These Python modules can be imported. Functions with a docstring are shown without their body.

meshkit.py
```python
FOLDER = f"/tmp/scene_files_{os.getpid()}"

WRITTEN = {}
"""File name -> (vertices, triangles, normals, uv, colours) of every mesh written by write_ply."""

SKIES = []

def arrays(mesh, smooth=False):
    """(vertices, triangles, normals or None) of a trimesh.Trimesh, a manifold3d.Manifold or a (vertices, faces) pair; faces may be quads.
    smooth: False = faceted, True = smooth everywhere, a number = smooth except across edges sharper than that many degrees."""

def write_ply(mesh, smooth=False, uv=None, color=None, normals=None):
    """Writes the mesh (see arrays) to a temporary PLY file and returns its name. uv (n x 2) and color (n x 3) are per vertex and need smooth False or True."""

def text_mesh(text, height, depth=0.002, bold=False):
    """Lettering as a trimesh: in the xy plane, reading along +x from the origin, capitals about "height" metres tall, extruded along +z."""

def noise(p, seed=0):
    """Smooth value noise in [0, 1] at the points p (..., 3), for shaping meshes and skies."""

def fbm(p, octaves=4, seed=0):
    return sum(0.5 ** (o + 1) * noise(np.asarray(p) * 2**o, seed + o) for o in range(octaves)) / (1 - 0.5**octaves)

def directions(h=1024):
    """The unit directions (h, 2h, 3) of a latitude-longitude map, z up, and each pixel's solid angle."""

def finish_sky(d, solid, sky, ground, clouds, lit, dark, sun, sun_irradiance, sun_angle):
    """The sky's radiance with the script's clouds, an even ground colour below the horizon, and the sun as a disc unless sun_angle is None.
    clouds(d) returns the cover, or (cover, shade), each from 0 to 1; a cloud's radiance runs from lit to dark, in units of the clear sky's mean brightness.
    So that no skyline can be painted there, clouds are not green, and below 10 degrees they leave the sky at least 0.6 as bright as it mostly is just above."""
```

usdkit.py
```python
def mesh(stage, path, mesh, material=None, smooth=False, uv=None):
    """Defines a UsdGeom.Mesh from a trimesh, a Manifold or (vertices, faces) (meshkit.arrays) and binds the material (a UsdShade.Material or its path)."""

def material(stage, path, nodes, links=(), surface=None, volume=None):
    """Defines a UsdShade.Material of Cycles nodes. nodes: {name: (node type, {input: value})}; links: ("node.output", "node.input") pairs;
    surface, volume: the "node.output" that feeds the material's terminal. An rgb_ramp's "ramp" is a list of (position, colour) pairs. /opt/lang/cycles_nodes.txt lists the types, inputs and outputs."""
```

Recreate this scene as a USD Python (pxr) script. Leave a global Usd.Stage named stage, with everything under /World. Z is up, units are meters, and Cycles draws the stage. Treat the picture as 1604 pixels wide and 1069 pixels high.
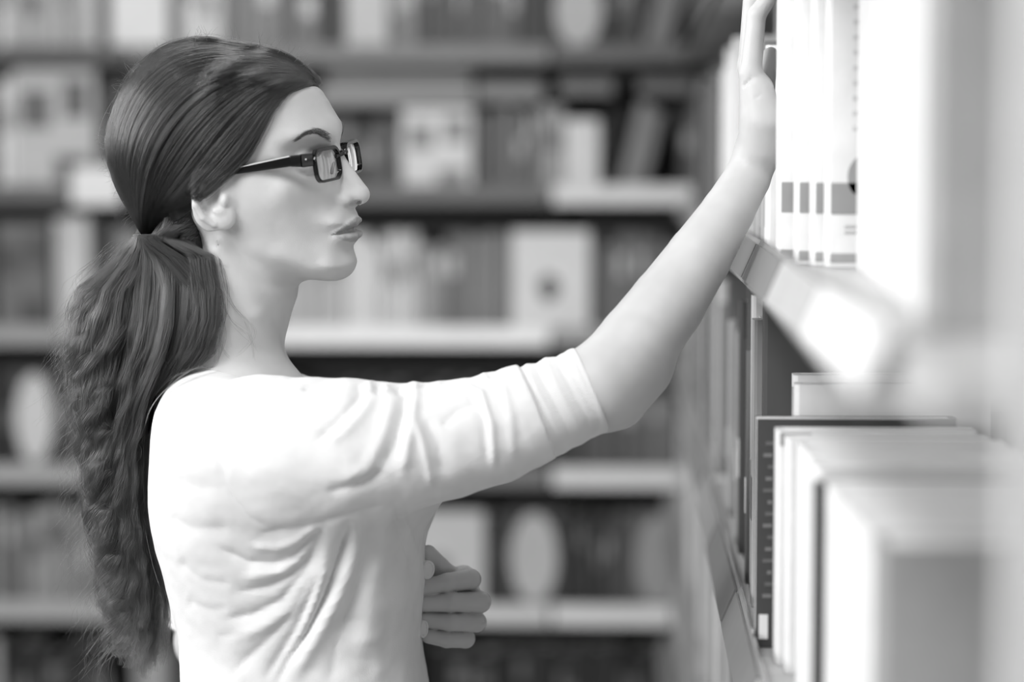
import math, random, numpy as np, trimesh, shapely.geometry as sg
import usdkit, meshkit
from pxr import Usd, UsdGeom, UsdLux, UsdShade, Gf, Sdf, Vt
from scipy.interpolate import RBFInterpolator, CubicSpline
from scipy import ndimage
from scipy.spatial import cKDTree

stage = Usd.Stage.CreateInMemory()
UsdGeom.Xform.Define(stage, '/World')
UsdGeom.Scope.Define(stage, '/World/Looks')
rnd = random.Random(7)
rng = np.random.default_rng(11)

# ------------------------------------------------------------------ camera, light, exposure
FPX, CX, CY = 3787.0, 802.0, 534.5                  # 85 mm on a 36 mm wide frame of 1604 x 1069
YAW, PITCH, EYE = math.atan(183 / 3787), math.atan(276 / 3787), 1.60
D0 = 2.36                                           # how far away the woman stands
wh = np.array([-math.sin(YAW), math.cos(YAW), 0.0])
rt = np.array([math.cos(YAW), math.sin(YAW), 0.0])
fw = wh * math.cos(PITCH) - np.array([0, 0, math.sin(PITCH)])
up = wh * math.sin(PITCH) + np.array([0, 0, math.cos(PITCH)])
cam = UsdGeom.Camera.Define(stage, '/World/camera')
m = Gf.Matrix4d(*rt, 0, *up, 0, *(-fw), 0, 0, 0, EYE, 1)
cam.AddTransformOp().Set(m)
cam.CreateFocalLengthAttr(85.0); cam.CreateHorizontalApertureAttr(36.0)
cam.CreateClippingRangeAttr((0.05, 100.0))
cam.CreateFStopAttr(2.0); cam.CreateFocusDistanceAttr(2.33)
EXPOSURE = -0.05
cam.CreateExposureAttr(EXPOSURE)

def rect_light(name, pos, target, w, h, power, spread=None):
    l = UsdLux.RectLight.Define(stage, '/World/' + name)
    z = np.array(pos, float) - np.array(target, float); z /= np.linalg.norm(z)
    x = np.cross([0, 0, 1.0], z)
    x = x / np.linalg.norm(x) if np.linalg.norm(x) > 1e-6 else np.array([1.0, 0, 0])
    y = np.cross(z, x)
    l.AddTransformOp().Set(Gf.Matrix4d(*x, 0, *y, 0, *z, 0, *map(float, pos), 1))
    l.CreateWidthAttr(w); l.CreateHeightAttr(h); l.CreateIntensityAttr(power)
    return l
# two ceiling light panels, daylight from tall windows on the left, light bounced about the room
rect_light('ceiling_light', (-1.0, 0.30, 3.65), (0.0, 2.35, 1.35), 1.1, 1.1, 19.0)
rect_light('ceiling_light_001', (-0.7, 4.2, 3.3), (-0.7, 4.2001, 0), 1.2, 2.0, 3.2)
rect_light('window_light', (-2.9, 0.35, 2.5), (0.0, 2.3, 1.35), 1.5, 1.6, 15.0)
rect_light('window_light_001', (-3.4, 3.1, 2.3), (-0.2, 2.5, 1.4), 1.6, 1.6, 8.0)
dome = UsdLux.DomeLight.Define(stage, '/World/room_light')
dome.CreateIntensityAttr(0.02); dome.CreateColorAttr(Gf.Vec3f(1, 1, 1))

# ------------------------------------------------------------------ helpers
used = {}
def numbered(path):
    k = used.get(path, -1) + 1; used[path] = k
    return path if k == 0 else '%s_%03d' % (path, k)
def tag(prim, label=None, cat=None, group=None, kind=None):
    for k, v in (('label', label), ('category', cat), ('group', group), ('kind', kind)):
        if v: prim.SetCustomDataByKey(k, v)
def pth(x): return '/World' if x is None else str(x.GetPath())
def thing(name, label=None, cat=None, mat=None, group=None, kind=None):
    x = UsdGeom.Xform.Define(stage, numbered('/World/' + name))
    if mat is not None: x.AddTransformOp().Set(Gf.Matrix4d(*np.asarray(mat, float).T.ravel()))
    tag(x.GetPrim(), label, cat, group, kind)
    return x.GetPrim()
def obj(name, mesh, material, parent=None, smooth=False, label=None, kind=None):
    p = usdkit.mesh(stage, numbered(pth(parent) + '/' + name), mesh, material, smooth).GetPrim()
    tag(p, label, None, None, kind)
    return p
def T(x=0, y=0, z=0, rz=0, rx=0, ry=0):
    M = trimesh.transformations
    return M.translation_matrix((x, y, z)) @ M.rotation_matrix(rz, (0, 0, 1)) @ M.rotation_matrix(rx, (1, 0, 0)) @ M.rotation_matrix(ry, (0, 1, 0))
def box(x0, x1, y0, y1, z0, z1):
    b = trimesh.creation.box((x1 - x0, y1 - y0, z1 - z0)); b.apply_translation(((x0 + x1) / 2, (y0 + y1) / 2, (z0 + z1) / 2)); return b
def bevel_box(x0, x1, y0, y1, z0, z1, r=0.002):
    pts = [(x0 + a, y0 + b, z0 + c) if False else None for a in () for b in () for c in ()]
    P = []
    for sx, X in ((1, x0), (-1, x1)):
        for sy, Y in ((1, y0), (-1, y1)):
            for sz, Z in ((1, z0), (-1, z1)):
                P += [(X + sx * r, Y + sy * r, Z), (X + sx * r, Y, Z + sz * r), (X, Y + sy * r, Z + sz * r)]
    return trimesh.Trimesh(P, process=False).convex_hull
def prism(poly, h0, h1):
    e = trimesh.creation.extrude_polygon(sg.Polygon(poly), h1 - h0, engine='earcut'); e.apply_translation((0, 0, h0)); return e
def cat(ms): return trimesh.util.concatenate(ms)

looks = {}
def grey(t, rough=0.5, spec=0.4, bump=0.0, scale=30.0, vary=0.06):
    """plain grey of linear reflectance t with a little mottling"""
    t = round(t, 3); key = ('grey', t, rough, spec, bump, scale, vary)
    if key not in looks:
        nodes = {'g': ('geometry', {}), 'n': ('noise_texture', {'scale': scale, 'detail': 3.0}),
                 'r': ('rgb_ramp', {'ramp': [(0.25, (t * (1 - vary),) * 3), (0.75, (min(t * (1 + vary), 0.95),) * 3)]}),
                 'p': ('principled_bsdf', {'roughness': rough, 'specular_ior_level': spec})}
        links = [('g.position', 'n.vector'), ('n.fac', 'r.fac'), ('r.color', 'p.base_color')]
        if bump:
            nodes['b'] = ('bump', {'strength': 1.0, 'distance': bump}); links += [('n.fac', 'b.height'), ('b.normal', 'p.normal')]
        looks[key] = usdkit.material(stage, '/World/Looks/grey_%02d' % len(looks), nodes, links, surface='p.BSDF')
    return looks[key]
def pages_mat(t):
    key = ('pages', t)
    if key not in looks:
        nodes = {'g': ('geometry', {}), 'mp': ('mapping', {'scale': (900.0, 900.0, 900.0)}), 'n': ('noise_texture', {'scale': 1.0, 'detail': 1.0}),
                 'r': ('rgb_ramp', {'ramp': [(0.3, (t * 0.88,) * 3), (0.7, (min(t * 1.05, .9),) * 3)]}), 'p': ('principled_bsdf', {'roughness': 0.8, 'specular_ior_level': 0.1})}
        looks[key] = usdkit.material(stage, '/World/Looks/paper_%02d' % len(looks), nodes, [('g.position', 'mp.vector'), ('mp.vector', 'n.vector'), ('n.fac', 'r.fac'), ('r.color', 'p.base_color')], surface='p.BSDF')
    return looks[key]

def project(p):
    """world point -> pixel of the 1604 x 1069 frame"""
    q = np.asarray(p, float) - np.array([0, 0, EYE]); d = q @ fw
    return CX + FPX * (q @ rt) / d, CY - FPX * (q @ up) / d, d
def ray(px, py): return fw + (px - CX) / FPX * rt + (CY - py) / FPX * up
def at_y(px, py, Y):
    d = ray(px, py); t = Y / d[1]; return d[0] * t, EYE + d[2] * t
# ------------------------------------------------------------------ the room
floor = obj('floor', box(-4.5, 1.6, -1.5, 7.0, -0.05, 0.0), grey(0.30, 0.4, bump=0.0004)); tag(floor, 'grey floor of the aisle', 'floor', kind='structure')
wall_back = obj('wall_back', box(-4.5, 1.6, 6.42, 6.55, 0, 3.4), grey(0.55, 0.8)); tag(wall_back, 'pale wall behind the far bookcase', 'wall', kind='structure')
wall_right = obj('wall_right', box(0.62, 0.75, -1.5, 6.42, 0, 3.4), grey(0.6, 0.8)); tag(wall_right, 'pale wall behind the near bookcase', 'wall', kind='structure')

# ------------------------------------------------------------------ books
def book(name, label, w, d, h, M, tone, page=0.72, band=None, group=None, category='book', rough=0.45, inset=.004):
    """spine at local y = 0 towards -y, thickness along x, bottom at z = 0"""
    t = 0.0022 if w > 0.008 else 0.0012
    b = thing(name, label, category, M, group)
    r = min(w * 0.22, 0.004)
    out = [(-w / 2, d), (-w / 2, r), (-w / 2 + r * .3, r * .3), (-w / 2 + r, 0), (w / 2 - r, 0), (w / 2 - r * .3, r * .3), (w / 2, r), (w / 2, d),
           (w / 2 - t, d), (w / 2 - t, r + t), (-w / 2 + t, r + t), (-w / 2 + t, d)]
    obj('cover', prism(out, 0, h), grey(tone, rough), b)
    if w > 2 * t + 0.002:
        obj('page_block', box(-w / 2 + t + .0001, w / 2 - t - .0001, r + t + .0001, d - inset, 0.003, h - inset), pages_mat(page), b)
    if band:
        z0, z1, bt = band
        obj('title_label', bevel_box(-w / 2 + r * 1.1, w / 2 - r * 1.1, -0.0006, 0.0006, z0 * h, z1 * h, 0.0002), grey(bt, 0.5), b)
    return b

def tone_word(t):
    return 'white' if t > .62 else 'pale' if t > .4 else 'light grey' if t > .24 else 'mid grey' if t > .12 else 'dark grey' if t > .05 else 'black'
def thick_word(w): return 'thin' if w < .024 else 'thick' if w > .038 else 'medium'
ORD = ['first', 'second', 'third', 'fourth', 'fifth', 'sixth', 'seventh', 'eighth', 'ninth', 'tenth'] + ['%dth' % k for k in range(11, 21)] + ['21st', '22nd', '23rd'] + ['%dth' % k for k in range(24, 31)] + ['31st', '32nd', '33rd'] + ['%dth' % k for k in range(34, 41)] + ['41st', '42nd', '43rd'] + ['%dth' % k for k in range(44, 60)]

# ------------------------------------------------------------------ the far bookcase, across the end of the aisle
YB = 5.85                                            # its book fronts
BZ = [1.865, 1.53, 1.19, 0.85, 0.515, 0.18]          # shelf tops
units = [(-2.2, -1.2), (-1.197, -0.188), (-0.185, 0.60)]
unit_words = ['left', 'middle', 'right']
lip_tone = [[.10, .12, .30, .34, .32, .2], [.17, .11, .85, .14, .55, .2], [.10, .66, .30, .66, .66, .2]]
for ui, (x0, x1) in enumerate(units):
    u = thing('bookcase', 'wide open bookcase at the aisle end, %s unit of three' % unit_words[ui], 'bookcase', None, 'bookcases across the aisle end')
    obj('back_panel', box(x0 + .003, x1 - .003, 6.16, 6.18, 0.0, 2.6), grey(0.13, 0.6), u)
    for xx in (x0 + .012, x1 - .012):
        obj('upright', bevel_box(xx - .01, xx + .01, 6.10, 6.159, 0.0, 2.6), grey(0.16, 0.5), u)
    obj('plinth', box(x0 + .003, x1 - .003, 5.83, 6.159, 0, .1), grey(0.08), u)
    for si, z in enumerate(BZ + [2.22]):
        s = obj('shelf', bevel_box(x0 + .002, x1 - .002, 5.80, 6.099, z - .022, z, .002), grey(0.22, 0.45), u)
        lt = lip_tone[ui][si] if si < 6 else .15
        # slanted ticket strip along the shelf front
        strip = trimesh.creation.extrude_polygon(sg.Polygon([(5.797, z + .020), (5.779, z - .026), (5.772, z - .024), (5.790, z + .022)]), x1 - x0 - .006, engine='earcut')
        strip.apply_transform(np.array([[0, 0, 1, x0 + .003], [1, 0, 0, 0], [0, 1, 0, 0], [0, 0, 0, 1.0]]))
        obj('ticket_strip', strip, grey(lt, 0.4), s)
# white paper ticket hanging over a strip
def ticket(px0, px1, py0, py1, label, t=.75, Y=5.76):
    (xa, za), (xb, zb) = at_y(px0, py0, Y), at_y(px1, py1, Y)
    o = obj('price_ticket', bevel_box(xa, xb, Y - .003, Y, zb, za, .0008), grey(t, .6)); tag(o, label, 'price ticket')
ticket(112, 190, 262, 322, 'white paper price ticket on the second back shelf, left of her hair')

row_word = ['top', 'second', 'third', 'fourth', 'fifth', 'lowest']
hidden = [None, (235, 492), (165, 440), (165, 438), (180, 628), (185, 660)]
# (from px, to px, kind, tone, top of the book as py, tone spread)
ROWS = [
 [(0, 45, 'b', .50, -60, .1), (45, 160, 'b', .40, -60, .12), (160, 183, 'b', .03, -60, .01), (183, 272, 'f', .66, -40, 0), (272, 292, 'b', .25, -60, .02), (292, 352, 'b', .66, -60, .04),
  (352, 500, 'b', .18, -50, .06), (500, 546, 'b', .05, -60, .01), (546, 612, 'f', .5, -50, 0), (612, 652, 'b', .3, -55, .05), (652, 860, 'b', .085, -60, .04), (862, 948, 'o', (.05, .42), -40, 0),
  (950, 1000, 'b', .06, -50, .02), (1002, 1085, 'l', .2, -40, 0)],
 [(0, 30, 'b', .72, 112, .05), (32, 158, 'q', (.45, .10), 108, 0), (160, 225, 'b', .10, 120, .05), (498, 632, 'b', .075, 172, .03), (632, 742, 'q', (.66, .25), 172, 0),
  (744, 850, 'b', .17, 165, .05), (850, 882, 'b', .36, 165, .03), (884, 938, 'f', .66, 188, 0), (938, 962, 'b', .04, 175, .01), (964, 1062, 'l', .24, 158, 0), (1064, 1110, 'b', .08, 160, .03)],
 [(0, 82, 'q', (.13, .05), 350, 0), (84, 140, 'b', .62, 338, .06), (140, 170, 'b', .12, 345, .03), (438, 540, 'b', .48, 368, .06), (540, 655, 'b', .68, 362, .06), (655, 800, 'b', .27, 365, .10),
  (802, 924, 'd', (.74, .10), 362, 0), (926, 1075, 'b', .22, 365, .08)],
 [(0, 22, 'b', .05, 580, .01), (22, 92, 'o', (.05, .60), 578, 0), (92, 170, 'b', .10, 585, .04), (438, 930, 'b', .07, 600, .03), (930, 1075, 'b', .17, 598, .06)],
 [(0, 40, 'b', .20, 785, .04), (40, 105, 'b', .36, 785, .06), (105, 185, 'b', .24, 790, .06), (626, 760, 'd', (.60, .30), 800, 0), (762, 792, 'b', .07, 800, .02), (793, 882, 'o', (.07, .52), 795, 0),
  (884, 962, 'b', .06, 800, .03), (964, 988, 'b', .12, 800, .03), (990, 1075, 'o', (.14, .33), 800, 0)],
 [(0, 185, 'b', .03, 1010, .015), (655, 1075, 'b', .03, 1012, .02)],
]
bscale = YB / FPX
def art_oval(b, h, d, w, tone, cz, cy, rz, ry):
    a = np.linspace(0, 2 * np.pi, 28, endpoint=False)
    p = prism(np.c_[ry * np.cos(a), rz * np.sin(a)], 0, 0.0006)      # local xy -> cover plane (y, z)
    p.apply_transform(np.array([[0, 0, 1, w / 2], [1, 0, 0, cy], [0, 1, 0, cz], [0, 0, 0, 1.0]]))
    obj('cover_picture', p, grey(tone, .5), b)
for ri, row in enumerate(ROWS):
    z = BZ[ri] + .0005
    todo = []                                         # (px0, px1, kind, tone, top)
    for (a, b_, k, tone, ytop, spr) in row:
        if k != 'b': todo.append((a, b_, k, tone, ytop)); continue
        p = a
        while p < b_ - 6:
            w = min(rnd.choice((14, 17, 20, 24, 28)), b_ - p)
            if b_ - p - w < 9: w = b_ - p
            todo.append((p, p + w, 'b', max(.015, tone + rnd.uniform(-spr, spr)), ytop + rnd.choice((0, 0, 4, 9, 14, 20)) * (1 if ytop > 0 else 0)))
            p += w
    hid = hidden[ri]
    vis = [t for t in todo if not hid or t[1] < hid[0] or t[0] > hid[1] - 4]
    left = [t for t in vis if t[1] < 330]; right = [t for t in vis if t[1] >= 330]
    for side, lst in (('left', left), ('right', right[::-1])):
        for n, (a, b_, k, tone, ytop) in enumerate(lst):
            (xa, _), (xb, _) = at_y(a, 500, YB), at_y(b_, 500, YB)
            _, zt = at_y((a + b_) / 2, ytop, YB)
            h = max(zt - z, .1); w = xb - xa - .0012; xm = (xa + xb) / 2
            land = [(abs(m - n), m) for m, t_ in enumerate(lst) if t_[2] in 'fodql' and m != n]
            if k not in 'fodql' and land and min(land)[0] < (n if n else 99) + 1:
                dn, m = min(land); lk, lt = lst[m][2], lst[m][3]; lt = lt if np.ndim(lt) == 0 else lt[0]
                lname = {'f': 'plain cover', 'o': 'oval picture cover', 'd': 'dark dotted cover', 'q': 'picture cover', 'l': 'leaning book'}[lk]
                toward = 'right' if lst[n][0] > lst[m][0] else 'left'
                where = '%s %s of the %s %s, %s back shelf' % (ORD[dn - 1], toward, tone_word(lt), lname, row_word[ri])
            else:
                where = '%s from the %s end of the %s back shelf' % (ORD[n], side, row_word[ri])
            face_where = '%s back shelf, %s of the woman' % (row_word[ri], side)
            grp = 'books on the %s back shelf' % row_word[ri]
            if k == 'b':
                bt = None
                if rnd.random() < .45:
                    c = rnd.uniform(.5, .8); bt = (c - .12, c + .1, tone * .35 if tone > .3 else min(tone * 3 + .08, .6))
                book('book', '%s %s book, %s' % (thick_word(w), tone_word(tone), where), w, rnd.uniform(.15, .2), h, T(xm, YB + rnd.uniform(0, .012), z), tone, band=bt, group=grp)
            elif k in 'fodq':
                base = tone if k == 'f' else tone[0]; tt = .022
                fy = YB - .022
                M = T(xm - w / 2, fy, z + .001, -math.pi / 2)
                desc = {'f': 'plain %s book turned cover out' % tone_word(base), 'o': '%s cover out book with pale oval' % tone_word(base),
                        'd': '%s cover out book with dark oval' % tone_word(base), 'q': '%s cover out book with picture blocks' % tone_word(base)}[k]
                same = [t_ for t_ in lst if t_[2] == k]; desc = desc if len(same) == 1 else '%s %s' % (('narrower', 'wider')[b_ - a == max(t_[1] - t_[0] for t_ in same)], desc)
                bb = book('book', '%s, %s' % (desc, face_where), tt, w, h, M, base, group='books turned cover out on the back shelves')
                if k == 'o': art_oval(bb, h, w, tt, tone[1], h * .52, w * .5, h * .44, w * .42)
                if k == 'd': art_oval(bb, h, w, tt, tone[1], h * .45, w * .48, h * .13, w * .13)
                if k == 'q':
                    for (c0, c1, e0, e1) in ((.08, .45, .52, .82), (.5, .9, .08, .3), (.6, .92, .6, .9)):
                        p = box(tt / 2, tt / 2 + .0006, w * c0, w * c1, h * e0, h * e1); obj('cover_picture', p, grey(tone[1], .5), bb)
            elif k == 'l':
                ang = .24
                book('book', '%s book leaning over, %s' % (tone_word(tone), face_where), .035, .19, h / math.cos(ang) - .01, T(xa + .02 + h * math.tan(ang) * 0, YB, z + .0045, 0, 0, ang), tone, group=grp)
                if b_ - a > 70:
                    book('book', '%s book leaning against it, %s' % (tone_word(tone * .8), face_where), .03, .18, h / math.cos(ang) - .03, T(xa + .056, YB, z + .0045, 0, 0, ang), tone * .8, group=grp)
# pale books lying flat on top of the upright rows
def lying(px0, px1, py0, py1, tone, label):
    (xa, za), (xb, zb) = at_y(px0, py0, YB), at_y(px1, py1, YB)
    t = za - zb
    M = np.array([[0, 0, 1, xa], [0, 1, 0, YB + .004], [1, 0, 0, zb + t / 2], [0, 0, 0, 1.0]])
    book('book', label, t - .001, .2, xb - xa, M, tone, group='books lying flat above the second back shelf row')
lying(500, 742, 135, 166, .34, 'pale wide book lying flat over upright books beside her forehead')
lying(512, 738, 106, 134, .28, 'light grey wide book lying flat, topmost beside her forehead')
lying(748, 850, 126, 160, .26, 'light grey book lying flat above grey upright books, mid second back shelf')
lying(876, 960, 122, 150, .2, 'grey book lying flat above the white cover, second back shelf')
lying(1000, 1085, 122, 148, .17, 'dark grey book lying flat at the right end, second back shelf')

# ------------------------------------------------------------------ the near bookcase along the right side of the aisle
XO = [0, 0, -.018, -.03, -.04]
RZ = [1.85, 1.511, 1.17, 0.83, 0.49]
rb = thing('bookcase', 'tall near bookcase running along the right of the aisle', 'bookcase')
Y0, Y1 = 1.02, 5.62
obj('back_panel', box(.375, .395, Y0, Y1, 0, 2.3), grey(.52, .5), rb)
for y in (Y0, 3.32, Y1):
    x0 = .158 if y == Y0 else .2
    obj('upright', bevel_box(x0, .374, y - .024, y, 0, 2.3, .002), grey(.62, .45), rb)
for zi, z in enumerate(RZ):
    for (ya, yb) in ((Y0 + .001, 3.295), (3.321, Y1 - .025)):
        s = obj('shelf', bevel_box(.128 + XO[zi], .374, ya, yb, z - .02, z, .0015), grey(.5, .4), rb)
        xo = XO[zi]
        segs = ((1.15, 2.36), (2.366, 3.29)) if ya < 2 else ((3.325, 4.45), (4.456, 5.59))
        for (a, c) in segs:
            prof = sg.Polygon([(.131 + xo, z + .014), (.113 + xo, z - .026), (.1105 + xo, z - .025), (.1285 + xo, z + .0155)])
            e = trimesh.creation.extrude_polygon(prof, c - a, engine='earcut')
            e.apply_transform(np.array([[1, 0, 0, 0], [0, 0, -1, c], [0, 1, 0, 0], [0, 0, 0, 1.0]]))
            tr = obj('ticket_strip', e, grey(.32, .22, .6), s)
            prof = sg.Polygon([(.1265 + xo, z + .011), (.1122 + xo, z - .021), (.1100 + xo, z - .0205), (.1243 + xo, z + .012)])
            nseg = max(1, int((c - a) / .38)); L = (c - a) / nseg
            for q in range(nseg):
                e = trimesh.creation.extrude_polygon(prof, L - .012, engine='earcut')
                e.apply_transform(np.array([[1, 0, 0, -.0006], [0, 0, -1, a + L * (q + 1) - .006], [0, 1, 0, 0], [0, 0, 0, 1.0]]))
                yq = a + L * (q + .5); obj('paper_ticket', e, grey(.80 if yq < 1.6 else .48 if yq < 1.9 else (.17, .24, .20)[q % 3], .4), tr)  # tickets whiten towards the camera: the rail's bright reflection put into their colour
def rbook(name, label, Y, w, X, d, h, z, tone, **k):
    """upright book in the near bookcase; Y is its middle, X its spine front"""
    return book(name, label, w, d, h, T(X, Y, z + .0005, -math.pi / 2), tone, inset=.0005, **k)
# --- upper shelf
G1 = 'books on the upper near shelf'
zu = RZ[1]
# four alike white books stepped back one behind the other, their covers towards the camera
for i, (px, y) in enumerate(((1215, 2.20), (1243, 2.168), (1268, 2.136), (1291, 2.104))):
    X = (px - 985) * y / 3787
    b = rbook('picture_book', 'white picture book with grey blocks on its cover, %s of four stepped behind each other' % ORD[3 - i], y + .013, .026, X, .155, .268, zu, .80, category='book', group='white picture books on the upper near shelf', rough=.35)
    def patch(y0, y1, z0, z1, t, nm='cover_picture'):
        obj(nm, box(.0131, .0136, y0, y1, z0, z1), grey(t, .5), b)
    patch(.004, .05, .046, .073, .30); patch(.05, .062, .046, .062, .30)
    patch(.004, .10, .004, .012, .35)
    if i == 3:
        a = np.linspace(0, 2 * np.pi, 24, endpoint=False)
        leaf = prism(np.c_[.011 * np.cos(a), .019 * np.sin(a) * (1 + .2 * np.cos(a))], 0, .0005)
        leaf.apply_transform(np.array([[0, 0, 1, .0131], [.94, .34, 0, .026 + .004], [-.34, .94, 0, .082], [0, 0, 0, 1.0]])); obj('cover_picture', leaf, grey(.33, .5), b)
        for k, s in enumerate(('THE', 'LITTLE')[:0]): pass
        for zz, ww in ((.034, .022), (.029, .026)): obj('printed_line', box(.0131, .0136, .016, .016 + ww, zz, zz + .0025), grey(.5, .5), b)
        for k in range(9): obj('printed_line', box(.0131, .0136, .022, .036 - (k % 3) * .003, .118 + k * .013, .122 + k * .013), grey(.62, .5), b)
# white spined books nearer to the camera, the last one with a plain grey cover
y = 2.07; n = 0; X = .172
white_words = ['smooth', 'glossy', 'slim', 'broad', 'tall', 'faintly lined', 'plain', 'clean', 'short', 'bright', 'even', 'worn']
while y > 1.42:
    w = rnd.choice((.03, .036, .042)); Xc = .190 - (2.0 - y) * .042
    rbook('book', 'white spined book on the upper near shelf, %s behind the grey covered one' % ORD[n], y - w / 2, w - .001, Xc, .16, rnd.choice((.25, .26, .275, .29)), zu, rnd.choice((.72, .78, .82)), group=G1)
    y -= w; n += 1
for k in range(1):
    rbook('book', 'large book with a plain grey cover facing the camera on the upper near shelf', 1.305, .045, .1585, .17, .285, zu, .40, group=G1, page=.8)
    rbook('book', 'thick white book just behind the grey cover on the upper near shelf', 1.353, .045, .160, .165, .275, zu, .80, group=G1)
# beyond the hand
y = 2.235; n = 0
while y < 2.9:
    w = rnd.choice((.022, .028, .034)); t = rnd.choice((.78, .7, .82)) if y < 2.5 else rnd.choice((.3, .6, .2, .7))
    rbook('book', '%s book beyond her fingers on the upper near shelf, %s past the picture books' % (tone_word(t), ORD[n]), y + w / 2, w - .001, .152 if y < 2.45 else .139, .16, rnd.choice((.19, .21, .2, .22)) if y < 2.6 else rnd.choice((.19, .22)), zu, t, group=G1, band=(.12, .5, .35) if n % 3 == 0 else None)
    y += w; n += 1
# --- middle shelf
G2 = 'books on the middle near shelf'
zm = RZ[2]
y = 2.14
b = book('book', 'dark patterned book with white page edges out and white sticker, middle near shelf', .028, .176, .205, T(.1138 + .176, 2.152, zm + .0005, math.pi / 2), .07, group=G2, page=.86, inset=.0006)
obj('sticker', box(-.0147, -.0141, .165, .173, .008, .030), grey(.85, .5), b, label='white sticker')
for k in range(14): obj('printed_line', box(-.0146, -.0141, .162 - .002 * (k % 2), .170 - .002 * (k % 3), .045 + k * .0105, .0485 + k * .0105), grey((.2, .14)[k % 2], .5), b)
spec = [  # Y middle, thickness, X, depth, height, tone, label
 (2.078, .030, .1265, .17, .203, .74, 'white book with a grey band along its top, second of the middle near row'),
 (2.044, .030, .133, .17, .200, .80, 'white book third in the middle near row, in front of the banded one'),
 (1.952, .050, .138, .165, .205, .82, 'broad white book with small print down its cover, middle near row'),
 (1.893, .040, .139, .165, .206, .80, 'white book behind the black one, two books back, middle near row'),
 (1.848, .040, .140, .165, .204, .82, 'white book just behind the slim one, middle near row'),
 (1.806, .034, .140, .165, .206, .78, 'white book touching the back of the black book, middle near row'),
 (1.728, .022, .1330, .165, .203, .02, 'black spined book between white ones in the middle near row'),
 (1.690, .042, .140, .165, .206, .82, 'white book right in front of the black one, middle near row'),
 (1.643, .042, .142, .165, .205, .80, 'white book two in front of the black one, middle near row'),
 (1.596, .042, .144, .165, .206, .82, 'white book three in front of the black one, middle near row'),
 (1.548, .042, .146, .165, .205, .78, 'white book four in front of the black one, middle near row'),
 (1.500, .044, .1475, .165, .206, .80, 'white book directly behind the near grey cover, middle row'),
 (1.445, .050, .149, .165, .205, .36, 'nearest book of the middle row with a plain grey cover facing the camera'),
]
for (yy, w, X, d, h, t, lab) in spec:
    b = rbook('book', lab, yy, w, X, d, h, zm, t, group=G2, page=.9)
    if 'grey band' in lab: obj('cover_band', box(w / 2 + .0001, w / 2 + .0006, .003, .03, h - .013, h - .002), grey(.3, .5), b)
    if 'small print' in lab:
        for k in range(15): obj('printed_line', box(w / 2 + .0001, w / 2 + .0006, .006, .011 + .003 * (k % 3), .02 + k * .011, .0225 + k * .011), grey(.55, .5), b)
# beyond the patterned book: taller books, set back, then a mixed row
mix = [(.026, .150, .232, .80, 'white'), (.022, .150, .226, .35, 'grey'), (.030, .152, .236, .78, 'white')]
y = 2.18; n = 0
while y < 2.95:
    if n < 3: w, X, h, t, _ = mix[n]
    else:
        w = rnd.choice((.024, .03, .036)); X = .124 + rnd.uniform(-.004, .006); h = rnd.choice((.24, .26, .28, .3)); t = rnd.choice((.35, .10, .14, .04, .16, .5, .06))
    b = rbook('book', '%s book %s past the patterned one on the middle near shelf' % (tone_word(t), ORD[n]), y + w / 2, w - .001, X, .165 if n else .175, h, zm, t, group=G2, band=(.3, .45, .7 if t < .4 else .2) if n % 2 else None)
    y += w; n += 1
    if n == 3: y += .03
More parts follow.
